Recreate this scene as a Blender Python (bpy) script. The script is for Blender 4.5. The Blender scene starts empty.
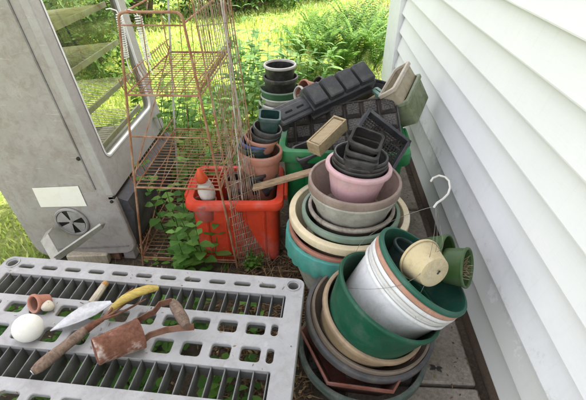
import bpy, math, random
from mathutils import Vector, Matrix, noise
random.seed(7)
PI = math.pi
scene = bpy.context.scene
col = scene.collection

# ------------------------------------------------------------------ site survey helpers
F = 417.0; PITCH = math.radians(35.27); YAW = math.radians(3.04); H = 1.2
def ray(px, py):
    x = (px-293)/F; u = (200-py)/F
    f = math.cos(PITCH)+u*math.sin(PITCH); d = math.sin(PITCH)-u*math.cos(PITCH)
    return Vector((x*math.cos(YAW)-f*math.sin(YAW), x*math.sin(YAW)+f*math.cos(YAW), -d))
def P(px, py, z=0.0):
    r = ray(px, py); t = (z-H)/r.z; return Vector((r.x*t, r.y*t, z))
def PY(px, py, Y):
    r = ray(px, py); t = Y/r.y; return Vector((r.x*t, Y, H+r.z*t))
def PX(px, py, X):
    r = ray(px, py); t = X/r.x; return Vector((X, r.y*t, H+r.z*t))
V = Vector

# ------------------------------------------------------------------ mesh builder
class MB:
    def __init__(s): s.v = []; s.f = []
    def add(s, vs, fs):
        o = len(s.v); s.v += [V(v) for v in vs]; s.f += [tuple(i+o for i in f) for f in fs]; return s
    def box(s, c, size, R=None, taper=1.0, bev=0.0):
        x, y, z = size[0]/2, size[1]/2, size[2]/2; c = V(c); R = R or Matrix.Identity(3)
        if bev:
            rings = []
            for zz, k in ((-z, bev), (-z+bev, 0), (z-bev, 0), (z, bev)):
                tt = 1.0 if zz < 0 else taper
                rings.append([c+R @ V((px, py, zz)) for px, py in rrect((x-k)*tt, (y-k)*tt, bev, 2)])
            return s.loft(rings, True, True)
        vs = []
        for zz, t in ((-z, 1.0), (z, taper)):
            for a, b in ((-1, -1), (1, -1), (1, 1), (-1, 1)): vs.append(c+R @ V((a*x*t, b*y*t, zz)))
        return s.add(vs, [(3,2,1,0),(4,5,6,7),(0,1,5,4),(1,2,6,5),(2,3,7,6),(3,0,4,7)])
    def loft(s, rings, cap0=False, cap1=False, closed=True):
        n = len(rings[0]); vs = [p for r in rings for p in r]; fs = []
        for i in range(len(rings)-1):
            for j in range(n if closed else n-1):
                a = i*n+j; b = i*n+(j+1) % n; fs.append((a, b, b+n, a+n))
        if cap0: fs.append(tuple(reversed(range(n))))
        if cap1: fs.append(tuple(range((len(rings)-1)*n, len(rings)*n)))
        return s.add(vs, fs)
    def tube(s, pts, r, n=6, caps=True):
        pts = [V(p) for p in pts]; rings = []; up = None
        for i, p in enumerate(pts):
            d = (pts[min(i+1, len(pts)-1)]-pts[max(i-1, 0)]).normalized()
            if up is None: up = d.orthogonal().normalized()
            up = (up-d*up.dot(d))
            up = up.normalized() if up.length > 1e-5 else d.orthogonal().normalized()
            w = d.cross(up); rr = r[i] if isinstance(r, (list, tuple)) else r
            rings.append([p+(up*math.cos(2*PI*k/n)+w*math.sin(2*PI*k/n))*rr for k in range(n)])
        return s.loft(rings, caps, caps)
    def lathe(s, prof, M, n=64, mod=None):
        rings = []
        for (r, z) in prof:
            ring = []
            for k in range(n):
                a = 2*PI*k/n; rr = r*(mod(a, z) if mod else 1.0)
                ring.append(M @ V((max(rr, 1e-5)*math.cos(a), max(rr, 1e-5)*math.sin(a), z)))
            rings.append(ring)
        return s.loft(rings)
    def build(s, name, mat, parent=None, smooth=35, base=None):
        me = bpy.data.meshes.new(name); off = parent_world(parent) if parent else (V(base) if base is not None else V((0,0,0)))
        me.from_pydata([tuple(v-off) for v in s.v], [], s.f)
        me.materials.append(mat)
        if smooth:
            me.polygons.foreach_set('use_smooth', [True]*len(me.polygons))
            me.set_sharp_from_angle(angle=math.radians(smooth))
        me.update()
        o = bpy.data.objects.new(name, me); col.objects.link(o)
        if parent: o.parent = parent
        else: o.location = off
        return o
def parent_world(p):
    w = V((0,0,0))
    while p: w = w+p.location; p = p.parent
    return w
def rrect(hx, hy, r, n=4):
    r = min(r, hx*.999, hy*.999); out = []
    for cx, cy, a0 in ((hx-r, hy-r, 0), (-hx+r, hy-r, PI/2), (-hx+r, -hy+r, PI), (hx-r, -hy+r, 1.5*PI)):
        for k in range(n+1):
            a = a0+PI/2*k/n; out.append((cx+r*math.cos(a), cy+r*math.sin(a)))
    return out
def frame(axis, C, spin=0.0):
    z = V(axis).normalized(); x = V((0, 1, 0)).cross(z)
    x = x.normalized() if x.length > .05 else V((1, 0, 0)); y = z.cross(x)
    M = Matrix((x, y, z)).transposed().to_4x4()
    return Matrix.Translation(V(C)) @ M @ Matrix.Rotation(spin, 4, 'Z')
def empty(name, label, cat, loc, group=None):
    o = bpy.data.objects.new(name, None); col.objects.link(o); o.location = V(loc); o.empty_display_size = .05
    o['label'] = label; o['category'] = cat
    if group: o['group'] = group
    return o
def tag(o, label, cat, group=None, kind=None):
    o['label'] = label; o['category'] = cat
    if group: o['group'] = group
    if kind: o['kind'] = kind
    return o
def struct(o, label=None):
    o['kind'] = 'structure'
    if label: o['label'] = label
    return o

# ------------------------------------------------------------------ materials
def mat_base(name):
    m = bpy.data.materials.new(name); m.use_nodes = True
    nt = m.node_tree; return m, nt, nt.nodes, nt.links, nt.nodes['Principled BSDF']
def noise_node(N, L, scale, detail=4, coord='Object', rough=.6, dist=0.0, tc=None, mapscale=None):
    tc = tc or N.new('ShaderNodeTexCoord'); t = N.new('ShaderNodeTexNoise')
    t.inputs['Scale'].default_value = scale; t.inputs['Detail'].default_value = detail
    t.inputs['Roughness'].default_value = rough; t.inputs['Distortion'].default_value = dist
    src = tc.outputs[coord]
    if mapscale:
        mp = N.new('ShaderNodeMapping'); mp.inputs['Scale'].default_value = mapscale
        L.new(src, mp.inputs['Vector']); src = mp.outputs['Vector']
    L.new(src, t.inputs['Vector']); return t
def ramp(N, L, src, stops):
    r = N.new('ShaderNodeValToRGB'); e = r.color_ramp.elements
    while len(e) < len(stops): e.new(.5)
    for i, (p, c) in enumerate(stops):
        e[i].position = p; e[i].color = (*c, 1) if len(c) == 3 else c
    L.new(src, r.inputs['Fac']); return r
def mixc(N, L, fac, a, b, mode='MIX'):
    m = N.new('ShaderNodeMix'); m.data_type = 'RGBA'; m.blend_type = mode
    for sock, val in ((m.inputs[0], fac), (m.inputs[6], a), (m.inputs[7], b)):
        if hasattr(val, 'is_output'): L.new(val, sock)
        elif isinstance(val, (int, float)): sock.default_value = val
        else: sock.default_value = (*val, 1)
    return m.outputs[2]
def bump(N, L, b, src, strength=.3, dist=.002):
    n = N.new('ShaderNodeBump'); n.inputs['Strength'].default_value = strength; n.inputs['Distance'].default_value = dist
    L.new(src, n.inputs['Height']); L.new(n.outputs['Normal'], b.inputs['Normal'])
MATS = {}
def plastic(name, c, rough=.5, dirt_shade=.35, dirt_shade_c=(.10,.08,.055), fade=.25, spec=.4, bmp=.25, scuff=0.0):
    """weathered plastic: uneven fading, grime that gathers in patches, fine scratches"""
    if name in MATS: return MATS[name]
    m, nt, N, L, b = mat_base(name); tc = N.new('ShaderNodeTexCoord')
    n1 = noise_node(N, L, 7, 5, tc=tc); n2 = noise_node(N, L, 26, 8, tc=tc, rough=.7, dist=.6); n3 = noise_node(N, L, 160, 3, tc=tc)
    lum = sum(c)/3; pale = tuple(min(.85, x*.7+lum*.3+.10*(1-x)*.5+.02) for x in c); deep = tuple(x*(1-fade) for x in c)
    r1 = ramp(N, L, n1.outputs['Fac'], [(.32, deep), (.52, c), (.72, pale)])
    r2 = ramp(N, L, n2.outputs['Fac'], [(.47, (0,0,0)), (.62, (dirt_shade,)*3), (.80, (min(1, dirt_shade*1.9),)*3)])
    k = mixc(N, L, r2.outputs['Color'], r1.outputs['Color'], dirt_shade_c)
    # contact shade and some grime painted into the colour where surfaces meet
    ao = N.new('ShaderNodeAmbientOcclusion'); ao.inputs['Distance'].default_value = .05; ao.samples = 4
    ra = ramp(N, L, ao.outputs['AO'], [(.15, (min(1, dirt_shade*1.6+.25),)*3), (.75, (0,0,0))])
    k = mixc(N, L, ra.outputs['Color'], k, tuple(x*.7 for x in dirt_shade_c))
    ns = noise_node(N, L, 11, 6, tc=tc, mapscale=(3.5, 3.5, .7), rough=.75)
    rs = ramp(N, L, ns.outputs['Fac'], [(.55, (0,0,0)), (.72, (dirt_shade*.9,)*3)])
    k = mixc(N, L, rs.outputs['Color'], k, dirt_shade_c)
    vs_ = N.new('ShaderNodeTexVoronoi'); vs_.inputs['Scale'].default_value = 330; L.new(tc.outputs['Object'], vs_.inputs['Vector'])
    sm2 = N.new('ShaderNodeMath'); sm2.operation = 'MULTIPLY_ADD'; L.new(n1.outputs['Fac'], sm2.inputs[0]); sm2.inputs[1].default_value = -.36; L.new(vs_.outputs['Distance'], sm2.inputs[2])
    r8 = ramp(N, L, sm2.outputs[0], [(0.0, (min(1, dirt_shade*.9),)*3), (.03, (0,0,0))])
    k = mixc(N, L, r8.outputs['Color'], k, (.10,.075,.05) if lum > .12 else (.22,.19,.15))
    if scuff:
        n4 = noise_node(N, L, 9, 6, tc=tc, mapscale=(2, 2, 14), rough=.75)
        r4 = ramp(N, L, n4.outputs['Fac'], [(.60, (0,0,0)), (.68, (scuff,)*3)])
        k = mixc(N, L, r4.outputs['Color'], k, tuple(min(.8, x*1.5+.12) for x in c))
    L.new(k, b.inputs['Base Color'])
    rr = ramp(N, L, n2.outputs['Fac'], [(.3, (rough*.8,)*3), (.8, (min(1, rough*1.5),)*3)])
    L.new(rr.outputs['Color'], b.inputs['Roughness']); b.inputs['Specular IOR Level'].default_value = spec
    mx = N.new('ShaderNodeMath'); mx.operation = 'ADD'; L.new(n3.outputs['Fac'], mx.inputs[0]); L.new(n2.outputs['Fac'], mx.inputs[1])
    bump(N, L, b, mx.outputs[0], bmp, .0012)
    MATS[name] = m; return m
def metal_rust(name, c1=(.17,.065,.03), c2=(.33,.24,.18), c3=(.45,.40,.34), amt=.5, rough=.75, metallic=.25):
    if name in MATS: return MATS[name]
    m, nt, N, L, b = mat_base(name); tc = N.new('ShaderNodeTexCoord')
    n1 = noise_node(N, L, 22, 7, tc=tc, rough=.7); n2 = noise_node(N, L, 220, 3, tc=tc)
    r = ramp(N, L, n1.outputs['Fac'], [(amt-.15, c1), (amt+.02, c2), (amt+.18, c3)])
    L.new(r.outputs['Color'], b.inputs['Base Color']); b.inputs['Roughness'].default_value = rough
    b.inputs['Metallic'].default_value = metallic
    bump(N, L, b, n2.outputs['Fac'], .5, .001); MATS[name] = m; return m
def wood(name, c1, c2, scale=(3, 40, 40), rough=.8):
    if name in MATS: return MATS[name]
    m, nt, N, L, b = mat_base(name); tc = N.new('ShaderNodeTexCoord')
    n1 = noise_node(N, L, 4, 8, tc=tc, mapscale=scale, rough=.7, dist=.5); n2 = noise_node(N, L, 12, 5, tc=tc)
    r = ramp(N, L, n1.outputs['Fac'], [(.3, c1), (.65, c2)])
    k = mixc(N, L, ramp(N, L, n2.outputs['Fac'], [(.5, (0,0,0)), (.8, (.5,.5,.5))]).outputs['Color'], r.outputs['Color'], tuple(x*.4 for x in c1))
    L.new(k, b.inputs['Base Color']); b.inputs['Roughness'].default_value = rough
    bump(N, L, b, n1.outputs['Fac'], .5, .002); MATS[name] = m; return m
def leafmat(name, dark, mid, light, trans=.35, rough=.5):
    if name in MATS: return MATS[name]
    m, nt, N, L, b = mat_base(name); g = N.new('ShaderNodeNewGeometry')
    n1 = noise_node(N, L, 1.7, 3)
    mx = N.new('ShaderNodeMath'); mx.operation = 'MULTIPLY_ADD'; L.new(g.outputs['Random Per Island'], mx.inputs[0])
    mx.inputs[1].default_value = .6; L.new(n1.outputs['Fac'], mx.inputs[2])
    r = ramp(N, L, mx.outputs[0], [(.35, dark), (.75, mid), (1.0, light)])
    L.new(r.outputs['Color'], b.inputs['Base Color']); b.inputs['Roughness'].default_value = rough
    b.inputs['Specular IOR Level'].default_value = .25
    t = N.new('ShaderNodeBsdfTranslucent')
    k = mixc(N, L, 1.0, r.outputs['Color'], (1.5, 1.6, .8), 'MULTIPLY'); L.new(k, t.inputs['Color'])
    ms = N.new('ShaderNodeMixShader'); ms.inputs[0].default_value = trans
    L.new(b.outputs[0], ms.inputs[1]); L.new(t.outputs[0], ms.inputs[2])
    L.new(ms.outputs[0], N['Material Output'].inputs['Surface']); MATS[name] = m; return m

M_siding, nt, N, L, b = mat_base('white_siding')
_n = noise_node(N, L, 3, 6); _g = noise_node(N, L, 30, 5, mapscale=(1, 1, 12))
_r = ramp(N, L, _n.outputs['Fac'], [(.35, (.80,.81,.83)), (.7, (.84,.85,.865))])
_r2 = ramp(N, L, _g.outputs['Fac'], [(.55, (0,0,0)), (.8, (.14,.14,.14))])
_k = mixc(N, L, _r2.outputs['Color'], _r.outputs['Color'], (.55,.56,.52))
_tc = N.new('ShaderNodeTexCoord'); _sp = N.new('ShaderNodeSeparateXYZ'); L.new(_tc.outputs['Object'], _sp.inputs[0])
_sn = noise_node(N, L, 14, 8, rough=.75); _ad = N.new('ShaderNodeMath'); _ad.operation = 'MULTIPLY_ADD'
L.new(_sn.outputs['Fac'], _ad.inputs[0]); _ad.inputs[1].default_value = -.55; L.new(_sp.outputs['Z'], _ad.inputs[2])
_r5 = ramp(N, L, _ad.outputs[0], [(0, (.30,.30,.30)), (.03, (.08,.08,.08)), (.16, (0,0,0))])
_k = mixc(N, L, _r5.outputs['Color'], _k, (.33,.35,.24))
_st = noise_node(N, L, 6, 7, mapscale=(1, 9, .6), rough=.7); _r6 = ramp(N, L, _st.outputs['Fac'], [(.56, (0,0,0)), (.75, (.16,.16,.16))])
_k = mixc(N, L, _r6.outputs['Color'], _k, (.48,.49,.44))
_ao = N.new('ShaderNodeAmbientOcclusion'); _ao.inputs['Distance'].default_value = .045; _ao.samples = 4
_r7 = ramp(N, L, _ao.outputs['AO'], [(.2, (.75,.75,.75)), (.85, (0,0,0))]); _k = mixc(N, L, _r7.outputs['Color'], _k, (.30,.31,.30))  # shade below each lap edge painted into the siding colour
L.new(_k, b.inputs['Base Color'])
_gr = noise_node(N, L, 40, 6, mapscale=(1, .12, 3), rough=.7, dist=1.2)
b.inputs['Roughness'].default_value = .5; bump(N, L, b, _gr.outputs['Fac'], .35, .0012)

M_soil, nt, N, L, b = mat_base('soil')
_n = noise_node(N, L, 5, 8); _g = noise_node(N, L, 70, 8, rough=.75)
_r = ramp(N, L, _n.outputs['Fac'], [(.3, (.045,.032,.022)), (.55, (.085,.065,.045)), (.75, (.12,.10,.075))])
_r2 = ramp(N, L, _g.outputs['Fac'], [(.45, (0,0,0)), (.7, (.55,.55,.55))])
L.new(mixc(N, L, _r2.outputs['Color'], _r.outputs['Color'], (.20,.15,.105)), b.inputs['Base Color'])
b.inputs['Roughness'].default_value = .95; bump(N, L, b, _g.outputs['Fac'], .9, .012)

M_slab, nt, N, L, b = mat_base('concrete_slab')
_n = noise_node(N, L, 4, 8, rough=.65); _g = noise_node(N, L, 90, 8, rough=.8); _m = noise_node(N, L, 9, 6, dist=.5)
_r = ramp(N, L, _n.outputs['Fac'], [(.3, (.20,.17,.14)), (.5, (.31,.27,.23)), (.72, (.42,.37,.32))])
_r3 = ramp(N, L, _m.outputs['Fac'], [(.48, (0,0,0)), (.68, (.55,.55,.55))])
_k = mixc(N, L, _r3.outputs['Color'], _r.outputs['Color'], (.17,.165,.09))
_r2 = ramp(N, L, _g.outputs['Fac'], [(.35, (.6,.6,.6)), (.62, (1.15,1.15,1.15))])
L.new(mixc(N, L, 1.0, _k, _r2.outputs['Color'], 'MULTIPLY'), b.inputs['Base Color'])
b.inputs['Roughness'].default_value = .9; bump(N, L, b, _g.outputs['Fac'], .6, .004)

M_lawn, nt, N, L, b = mat_base('lawn_ground')
_n = noise_node(N, L, 2.2, 6); _g = noise_node(N, L, 45, 8, rough=.75)
_r = ramp(N, L, _n.outputs['Fac'], [(.3, (.16,.24,.04)), (.5, (.34,.42,.10)), (.7, (.55,.56,.24))])
_r2 = ramp(N, L, _g.outputs['Fac'], [(.35, (.35,.35,.3)), (.65, (1.2,1.2,1.1))])
L.new(mixc(N, L, 1.0, _r.outputs['Color'], _r2.outputs['Color'], 'MULTIPLY'), b.inputs['Base Color'])
b.inputs['Roughness'].default_value = .95; bump(N, L, b, _g.outputs['Fac'], 1.0, .02)

M_glass, nt, N, L, b = mat_base('window_glass')
for n in list(N):
    if n.type == 'BSDF_PRINCIPLED': N.remove(n)
_t = N.new('ShaderNodeBsdfTransparent'); _t.inputs['Color'].default_value = (.60,.62,.52,1)
_gl = N.new('ShaderNodeBsdfGlossy'); _gl.inputs['Roughness'].default_value = .04; _gl.inputs['Color'].default_value = (.9,.95,.9,1)
_fr = N.new('ShaderNodeFresnel'); _fr.inputs['IOR'].default_value = 1.4
_ms = N.new('ShaderNodeMixShader'); L.new(_fr.outputs[0], _ms.inputs[0]); L.new(_t.outputs[0], _ms.inputs[1]); L.new(_gl.outputs[0], _ms.inputs[2])
L.new(_ms.outputs[0], N['Material Output'].inputs['Surface'])

M_trim = plastic('white_trim', (.80,.81,.83), .5, .06, fade=.05)
M_foundation = wood('foundation_board', (.085,.06,.045), (.19,.135,.10))
M_roof = plastic('roof_shingle', (.09,.085,.08), .9, .2)
M_cab = plastic('cabinet_grey', (.37,.345,.345), .45, .34, (.22,.16,.12), fade=.12, bmp=.3, scuff=.35)
M_cabin = plastic('cabinet_frame', (.41,.39,.40), .4, .25, (.25,.21,.18), fade=.10, scuff=.3)
M_base = plastic('black_base', (.035,.035,.045), .5, .3, (.13,.11,.09))
M_gasket = plastic('black_gasket', (.015,.015,.015), .6, .1)
M_dark = plastic('dark_recess', (.006,.006,.006), .9, 0)
M_sticker = plastic('paper_sticker', (.85,.83,.78), .7, .12, (.55,.45,.33), fade=.03)
M_wire = metal_rust('rusty_wire', (.22,.075,.03), (.36,.19,.11), (.42,.33,.24), amt=.5)
M_wireheavy = metal_rust('rusty_post', (.24,.09,.04), (.38,.20,.12), (.46,.34,.25), amt=.5)
M_wirewhite = metal_rust('worn_white_wire', (.22,.11,.06), (.58,.55,.50), (.72,.72,.70), amt=.36)
M_mesh = metal_rust('mesh_wire', (.20,.08,.04), (.36,.27,.20), (.55,.54,.47), amt=.49)
M_spring = metal_rust('spring_wire', (.35,.25,.2), (.75,.72,.70), (.85,.85,.83), amt=.3, metallic=.1, rough=.5)
M_rust = metal_rust('rusty_steel', (.10,.038,.022), (.22,.095,.06), (.58,.50,.47), amt=.50, rough=.8)
M_rustdark = metal_rust('rusty_steel_dark', (.11,.045,.025), (.20,.095,.06), (.28,.15,.11), amt=.5)
M_steel = metal_rust('worn_steel', (.28,.24,.21), (.46,.46,.47), (.62,.63,.66), amt=.38, rough=.42, metallic=.55)
M_shelf = plastic('grey_shelf_plastic', (.39,.39,.405), .55, .22, (.20,.17,.14), fade=.10, scuff=.2)
M_fin = plastic('grey_fin_plastic', (.24,.245,.26), .6, .35, (.10,.09,.075))
M_oldwood = wood('weathered_handle', (.09,.055,.038), (.27,.19,.145), (30, 30, 5))
M_plank = wood('plank_wood', (.20,.13,.075), (.42,.31,.20), (4, 30, 30))
M_trough = wood('trough_wood', (.30,.22,.125), (.52,.42,.27), (4, 25, 25))
M_stake = wood('stake_wood', (.36,.30,.22), (.58,.52,.42), (30, 30, 5))
M_dryleaf = wood('dry_yellow', (.30,.20,.04), (.62,.47,.12), (8, 40, 40), .6)

# ------------------------------------------------------------------ pots
def pot(label, C, ax, r, h, rb, mat, lip=.022, lt=.006, wall=.0035, rimmat=None, mod=None, rmod=None, n=72,
        spin=0.0, holes=0, group=None, name='flower_pot', cat='flower pot', ribs=0, round_lip=True, inner=None):
    M = frame(ax, C, spin); t = empty(name, label, cat, C, group)
    ro = r-lt
    prof = [(0, -h), (rb-.006, -h), (rb-.001, -h+.002), (rb, -h+.006)]
    for k in range(1, 9):
        u = k/9.0; prof.append((rb+(ro-rb)*u, -h+.006+(h-.006-lip*.9)*u))
    prof += [(ro, -lip*.9), (ro, -.006), (ro-wall, -.004)]
    for k in range(1, 6):
        u = k/6.0; prof.append((ro-wall+(rb-ro)*u, -.004-(h-.004-wall)*u))
    prof += [(rb-wall, -h+wall), (0, -h+wall)]
    mb = MB(); mb.lathe(prof, M, n, mod); mb.build('body', mat, t)
    rm = MB()
    if round_lip:
        e = lip; q = min(.004, lt*.6, e*.3)
        rp = [(ro+.0006, -e+.001), (r-q, -e), (r-q*.3, -e+q*.3), (r, -e+q), (r, -q), (r-q*.3, -q*.3), (r-q, 0.0006), (ro-wall+.001, .0006), (ro-wall-.001, -.002), (ro-wall-.0016, -e*.8), (ro-wall+.0002, -e*.95)]
        rings = []
        for (rr, z) in rp+[rp[0]]:
            ring = []
            for k in range(n):
                a = 2*PI*k/n; q2 = rr*((rmod or mod)(a, z) if (rmod or mod) else 1); ring.append(M @ V((q2*math.cos(a), q2*math.sin(a), z)))
            rings.append(ring)
        rm.loft(rings); rm.build('rim', rimmat or mat, t)
    if holes:
        for k in range(holes):
            hb = MB(); a = 2*PI*(k+.35)/holes
            for da in ((0,) if holes == 9 and lip > .025 else (0, .09)):
                c = M @ V(((r+.0004)*math.cos(a+da), (r+.0004)*math.sin(a+da), -lip*.5))
                hb.lathe([(0, 0), (.0032, 0), (.0032, .0012), (0, .0012)], frame((M.to_3x3() @ V((math.cos(a+da), math.sin(a+da), 0))), c), 10)
        hb.build('drain_hole', M_dark, t)
    if inner:
        ib = MB(); d, rr = inner[0], inner[1]
        ip = [(0, d+.012), (rr*.5, d+.006), (rr*.85, d), (rr, d-.006), (0, d-.008)]
        ib.lathe(ip, M, 24, lambda a, z: 1+.06*math.sin(3*a+z*90)); ib.build('potting_soil', M_soil, t)
    return t
def square_pot(label, C, ax, w, h, mat, spin=0, group=None, wb=None, name='square_pot', cat='plant pot', w2=None, lip=.012, rr=.012, wall=.0025):
    M = frame(ax, C, spin); t = empty(name, label, cat, C, group); wb = wb or w*.68; w2 = w2 or w; k = wb/w
    def ring(hx, hy, z, r=rr): return [M @ V((x, y, z)) for x, y in rrect(hx, hy, r, 3)]
    a, b_ = w/2, w2/2; i = .0045
    mb = MB(); mb.loft([ring(a*k, b_*k, -h), ring(a-i, b_-i, -lip), ring(a-i, b_-i, -.003), ring(a-i-wall, b_-i-wall, -.003), ring(a*k-wall, b_*k-wall, -h+wall)], True, True)
    mb.build('body', mat, t)
    rm = MB(); rm.loft([ring(a-i+.0005, b_-i+.0005, -lip), ring(a, b_, -lip), ring(a, b_, -.001), ring(a-.001, b_-.001, .0006), ring(a-i-wall-.0006, b_-i-wall-.0006, .0006), ring(a-i-wall-.0008, b_-i-wall-.0008, -lip)])
    rm.build('rim', mat, t); return t

def W2(g): return g
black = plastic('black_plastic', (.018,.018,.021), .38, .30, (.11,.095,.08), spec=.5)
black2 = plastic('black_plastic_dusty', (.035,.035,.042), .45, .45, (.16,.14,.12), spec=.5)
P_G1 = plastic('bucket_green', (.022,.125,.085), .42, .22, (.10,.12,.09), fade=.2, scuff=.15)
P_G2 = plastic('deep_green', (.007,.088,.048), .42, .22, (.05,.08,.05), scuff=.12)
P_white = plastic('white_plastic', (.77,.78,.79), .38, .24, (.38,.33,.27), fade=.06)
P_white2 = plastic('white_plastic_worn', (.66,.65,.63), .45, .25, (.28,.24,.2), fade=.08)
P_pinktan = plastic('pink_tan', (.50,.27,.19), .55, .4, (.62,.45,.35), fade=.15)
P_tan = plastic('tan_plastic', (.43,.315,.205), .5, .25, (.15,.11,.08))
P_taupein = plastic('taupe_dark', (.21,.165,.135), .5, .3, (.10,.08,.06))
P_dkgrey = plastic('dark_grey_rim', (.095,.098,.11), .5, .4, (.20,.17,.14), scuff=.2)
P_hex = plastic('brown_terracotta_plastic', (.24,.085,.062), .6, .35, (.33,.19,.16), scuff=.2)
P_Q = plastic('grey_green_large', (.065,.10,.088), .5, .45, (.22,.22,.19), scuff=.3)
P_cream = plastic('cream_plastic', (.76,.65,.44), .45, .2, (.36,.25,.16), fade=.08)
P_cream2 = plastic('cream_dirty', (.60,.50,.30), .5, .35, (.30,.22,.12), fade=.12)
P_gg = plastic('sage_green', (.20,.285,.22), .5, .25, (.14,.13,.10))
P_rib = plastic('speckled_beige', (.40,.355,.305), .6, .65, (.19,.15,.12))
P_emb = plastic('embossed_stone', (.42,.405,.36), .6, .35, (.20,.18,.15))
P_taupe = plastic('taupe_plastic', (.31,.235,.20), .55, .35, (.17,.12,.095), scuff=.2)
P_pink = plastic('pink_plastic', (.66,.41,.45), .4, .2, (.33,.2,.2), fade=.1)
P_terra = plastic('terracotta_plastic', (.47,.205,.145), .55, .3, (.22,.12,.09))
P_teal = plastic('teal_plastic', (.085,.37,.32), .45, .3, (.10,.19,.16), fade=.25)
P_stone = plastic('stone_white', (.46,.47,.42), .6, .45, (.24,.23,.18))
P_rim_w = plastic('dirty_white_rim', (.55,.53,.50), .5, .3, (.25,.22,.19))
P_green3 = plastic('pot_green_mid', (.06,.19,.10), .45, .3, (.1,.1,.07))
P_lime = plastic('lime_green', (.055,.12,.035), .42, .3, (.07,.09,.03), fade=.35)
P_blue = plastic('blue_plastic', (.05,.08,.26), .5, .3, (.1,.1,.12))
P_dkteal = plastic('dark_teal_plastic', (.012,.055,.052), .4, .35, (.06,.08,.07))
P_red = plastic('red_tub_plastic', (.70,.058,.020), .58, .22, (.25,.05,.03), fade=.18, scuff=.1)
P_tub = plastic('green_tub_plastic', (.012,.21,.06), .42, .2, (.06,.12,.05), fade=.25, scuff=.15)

# ------------------------------------------------------------------ setting: ground, path, house
g = MB()
n = 60
g.add([V((x, y, 0)) for x, y in ((-60, -40), (60, -40), (60, 120), (-60, 120))], [(0,1,2,3)])
struct(g.build('ground', M_soil, smooth=0))
lw = MB(); ring = []
edge = [(-60, -40), (-1.25, -40), (-1.22, .2), (-1.05, 1.1), (-1.0, 1.9), (-.75, 2.1), (-.35, 2.2), (.1, 2.3), (.42, 2.5), (.53, 2.9), (.53, 8), (60, 8), (60, 120), (-60, 120)]
lw.add([V((x, y, .004)) for x, y in edge], [tuple(range(len(edge)))])
struct(lw.build('lawn', M_lawn, smooth=0))

# concrete slab path along the wall
y = -.62
pm = MB(); ys = [-.6, -.05, .325, .727, 1.15, 1.62, 2.05, 2.5]
for i in range(len(ys)-1):
    a, b_ = ys[i]+.006, ys[i+1]-.006
    pm.box(((.0+.515)/2+.06, (a+b_)/2, .006), (.395, b_-a, .028), bev=.006)
struct(pm.build('path', M_slab))

# house: siding laps, corner board, foundation, roof
house = empty('house', 'white house clad in horizontal lapped siding beside the pots', 'house', (.537, 3.3, 0))
XW = .537; Z0 = .082; E_ = .112
sd = MB(); prof = []
z = Z0; nl = 28
for k in range(nl):
    zb = Z0+k*E_
    prof += [(XW, zb), (XW-.0005, zb+.004), (XW+.026, zb+E_-.002), (XW+.026, zb+E_)]
    if k < nl-1: prof += [(XW+.002, zb+E_+.0001)]
def wall_strip(mb, y0, y1):
    rings = [[V((x, y0, z)) for x, z in prof], [V((x, y1, z)) for x, z in prof]]
    mb.loft(rings, closed=False)
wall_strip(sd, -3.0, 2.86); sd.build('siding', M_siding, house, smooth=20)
cb = MB()
cb.box((XW+.03, (2.86+3.3)/2, 1.65), (.09, .44, 3.14), bev=.004)
cb.box((XW+.0, 2.866, 1.65), (.036, .018, 3.14), bev=.003)
cb.build('corner_board', M_trim, house)
bk = MB(); bk.box((3.06, .15, 1.65), (4.93, 6.28, 3.14)); bk.build('wall', M_trim, house)
fd = MB(); fd.box((XW+.05, .15, .04), (.08, 6.3, .078), bev=.003); fd.build('foundation', M_foundation, house)
rf = MB()  # out of view; added with its eave and height shaped for the shade
rf.add([V(p) for p in ((.43,-3.3,3.22),(.43,3.42,3.22),(3.05,3.42,4.5),(3.05,-3.3,4.5),(5.7,3.42,3.22),(5.7,-3.3,3.22),
        (.43,-3.3,3.30),(.43,3.42,3.30),(3.05,3.42,4.6),(3.05,-3.3,4.6),(5.7,3.42,3.30),(5.7,-3.3,3.30))],
       [(0,3,2,1),(3,5,4,2),(6,7,8,9),(9,8,10,11),(0,1,7,6),(4,5,11,10),(1,2,8,7),(2,4,10,8),(0,6,9,3),(3,9,11,5),(0,5,3),(1,2,4)])
rf.build('unseen_roof', M_roof, house, smooth=0)

# ------------------------------------------------------------------ the front stack of nested pots, leaning right
GF = 'nested pots of the front leaning stack'
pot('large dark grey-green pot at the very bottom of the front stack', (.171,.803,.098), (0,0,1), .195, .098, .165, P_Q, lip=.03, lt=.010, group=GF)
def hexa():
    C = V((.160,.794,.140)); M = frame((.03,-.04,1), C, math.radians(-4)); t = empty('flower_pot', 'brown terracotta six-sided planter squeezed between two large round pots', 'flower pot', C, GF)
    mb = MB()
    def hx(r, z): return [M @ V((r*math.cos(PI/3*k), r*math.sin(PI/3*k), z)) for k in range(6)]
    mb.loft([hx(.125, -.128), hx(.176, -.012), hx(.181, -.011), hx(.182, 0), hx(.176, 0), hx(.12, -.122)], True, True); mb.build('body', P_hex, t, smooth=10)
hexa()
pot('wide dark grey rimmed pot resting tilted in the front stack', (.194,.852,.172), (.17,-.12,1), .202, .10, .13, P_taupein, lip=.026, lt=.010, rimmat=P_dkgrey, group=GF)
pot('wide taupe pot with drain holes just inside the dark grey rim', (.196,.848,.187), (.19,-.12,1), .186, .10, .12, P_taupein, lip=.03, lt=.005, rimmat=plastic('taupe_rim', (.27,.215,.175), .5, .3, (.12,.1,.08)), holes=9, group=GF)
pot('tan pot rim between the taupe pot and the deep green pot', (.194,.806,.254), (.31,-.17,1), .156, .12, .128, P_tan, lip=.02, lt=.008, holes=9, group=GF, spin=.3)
pot('deep green pot holding the tilted white buckets', (.227,.801,.330), (.48,.08,1), .159, .13, .128, P_G2, lip=.012, lt=.006, group=GF)
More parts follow.
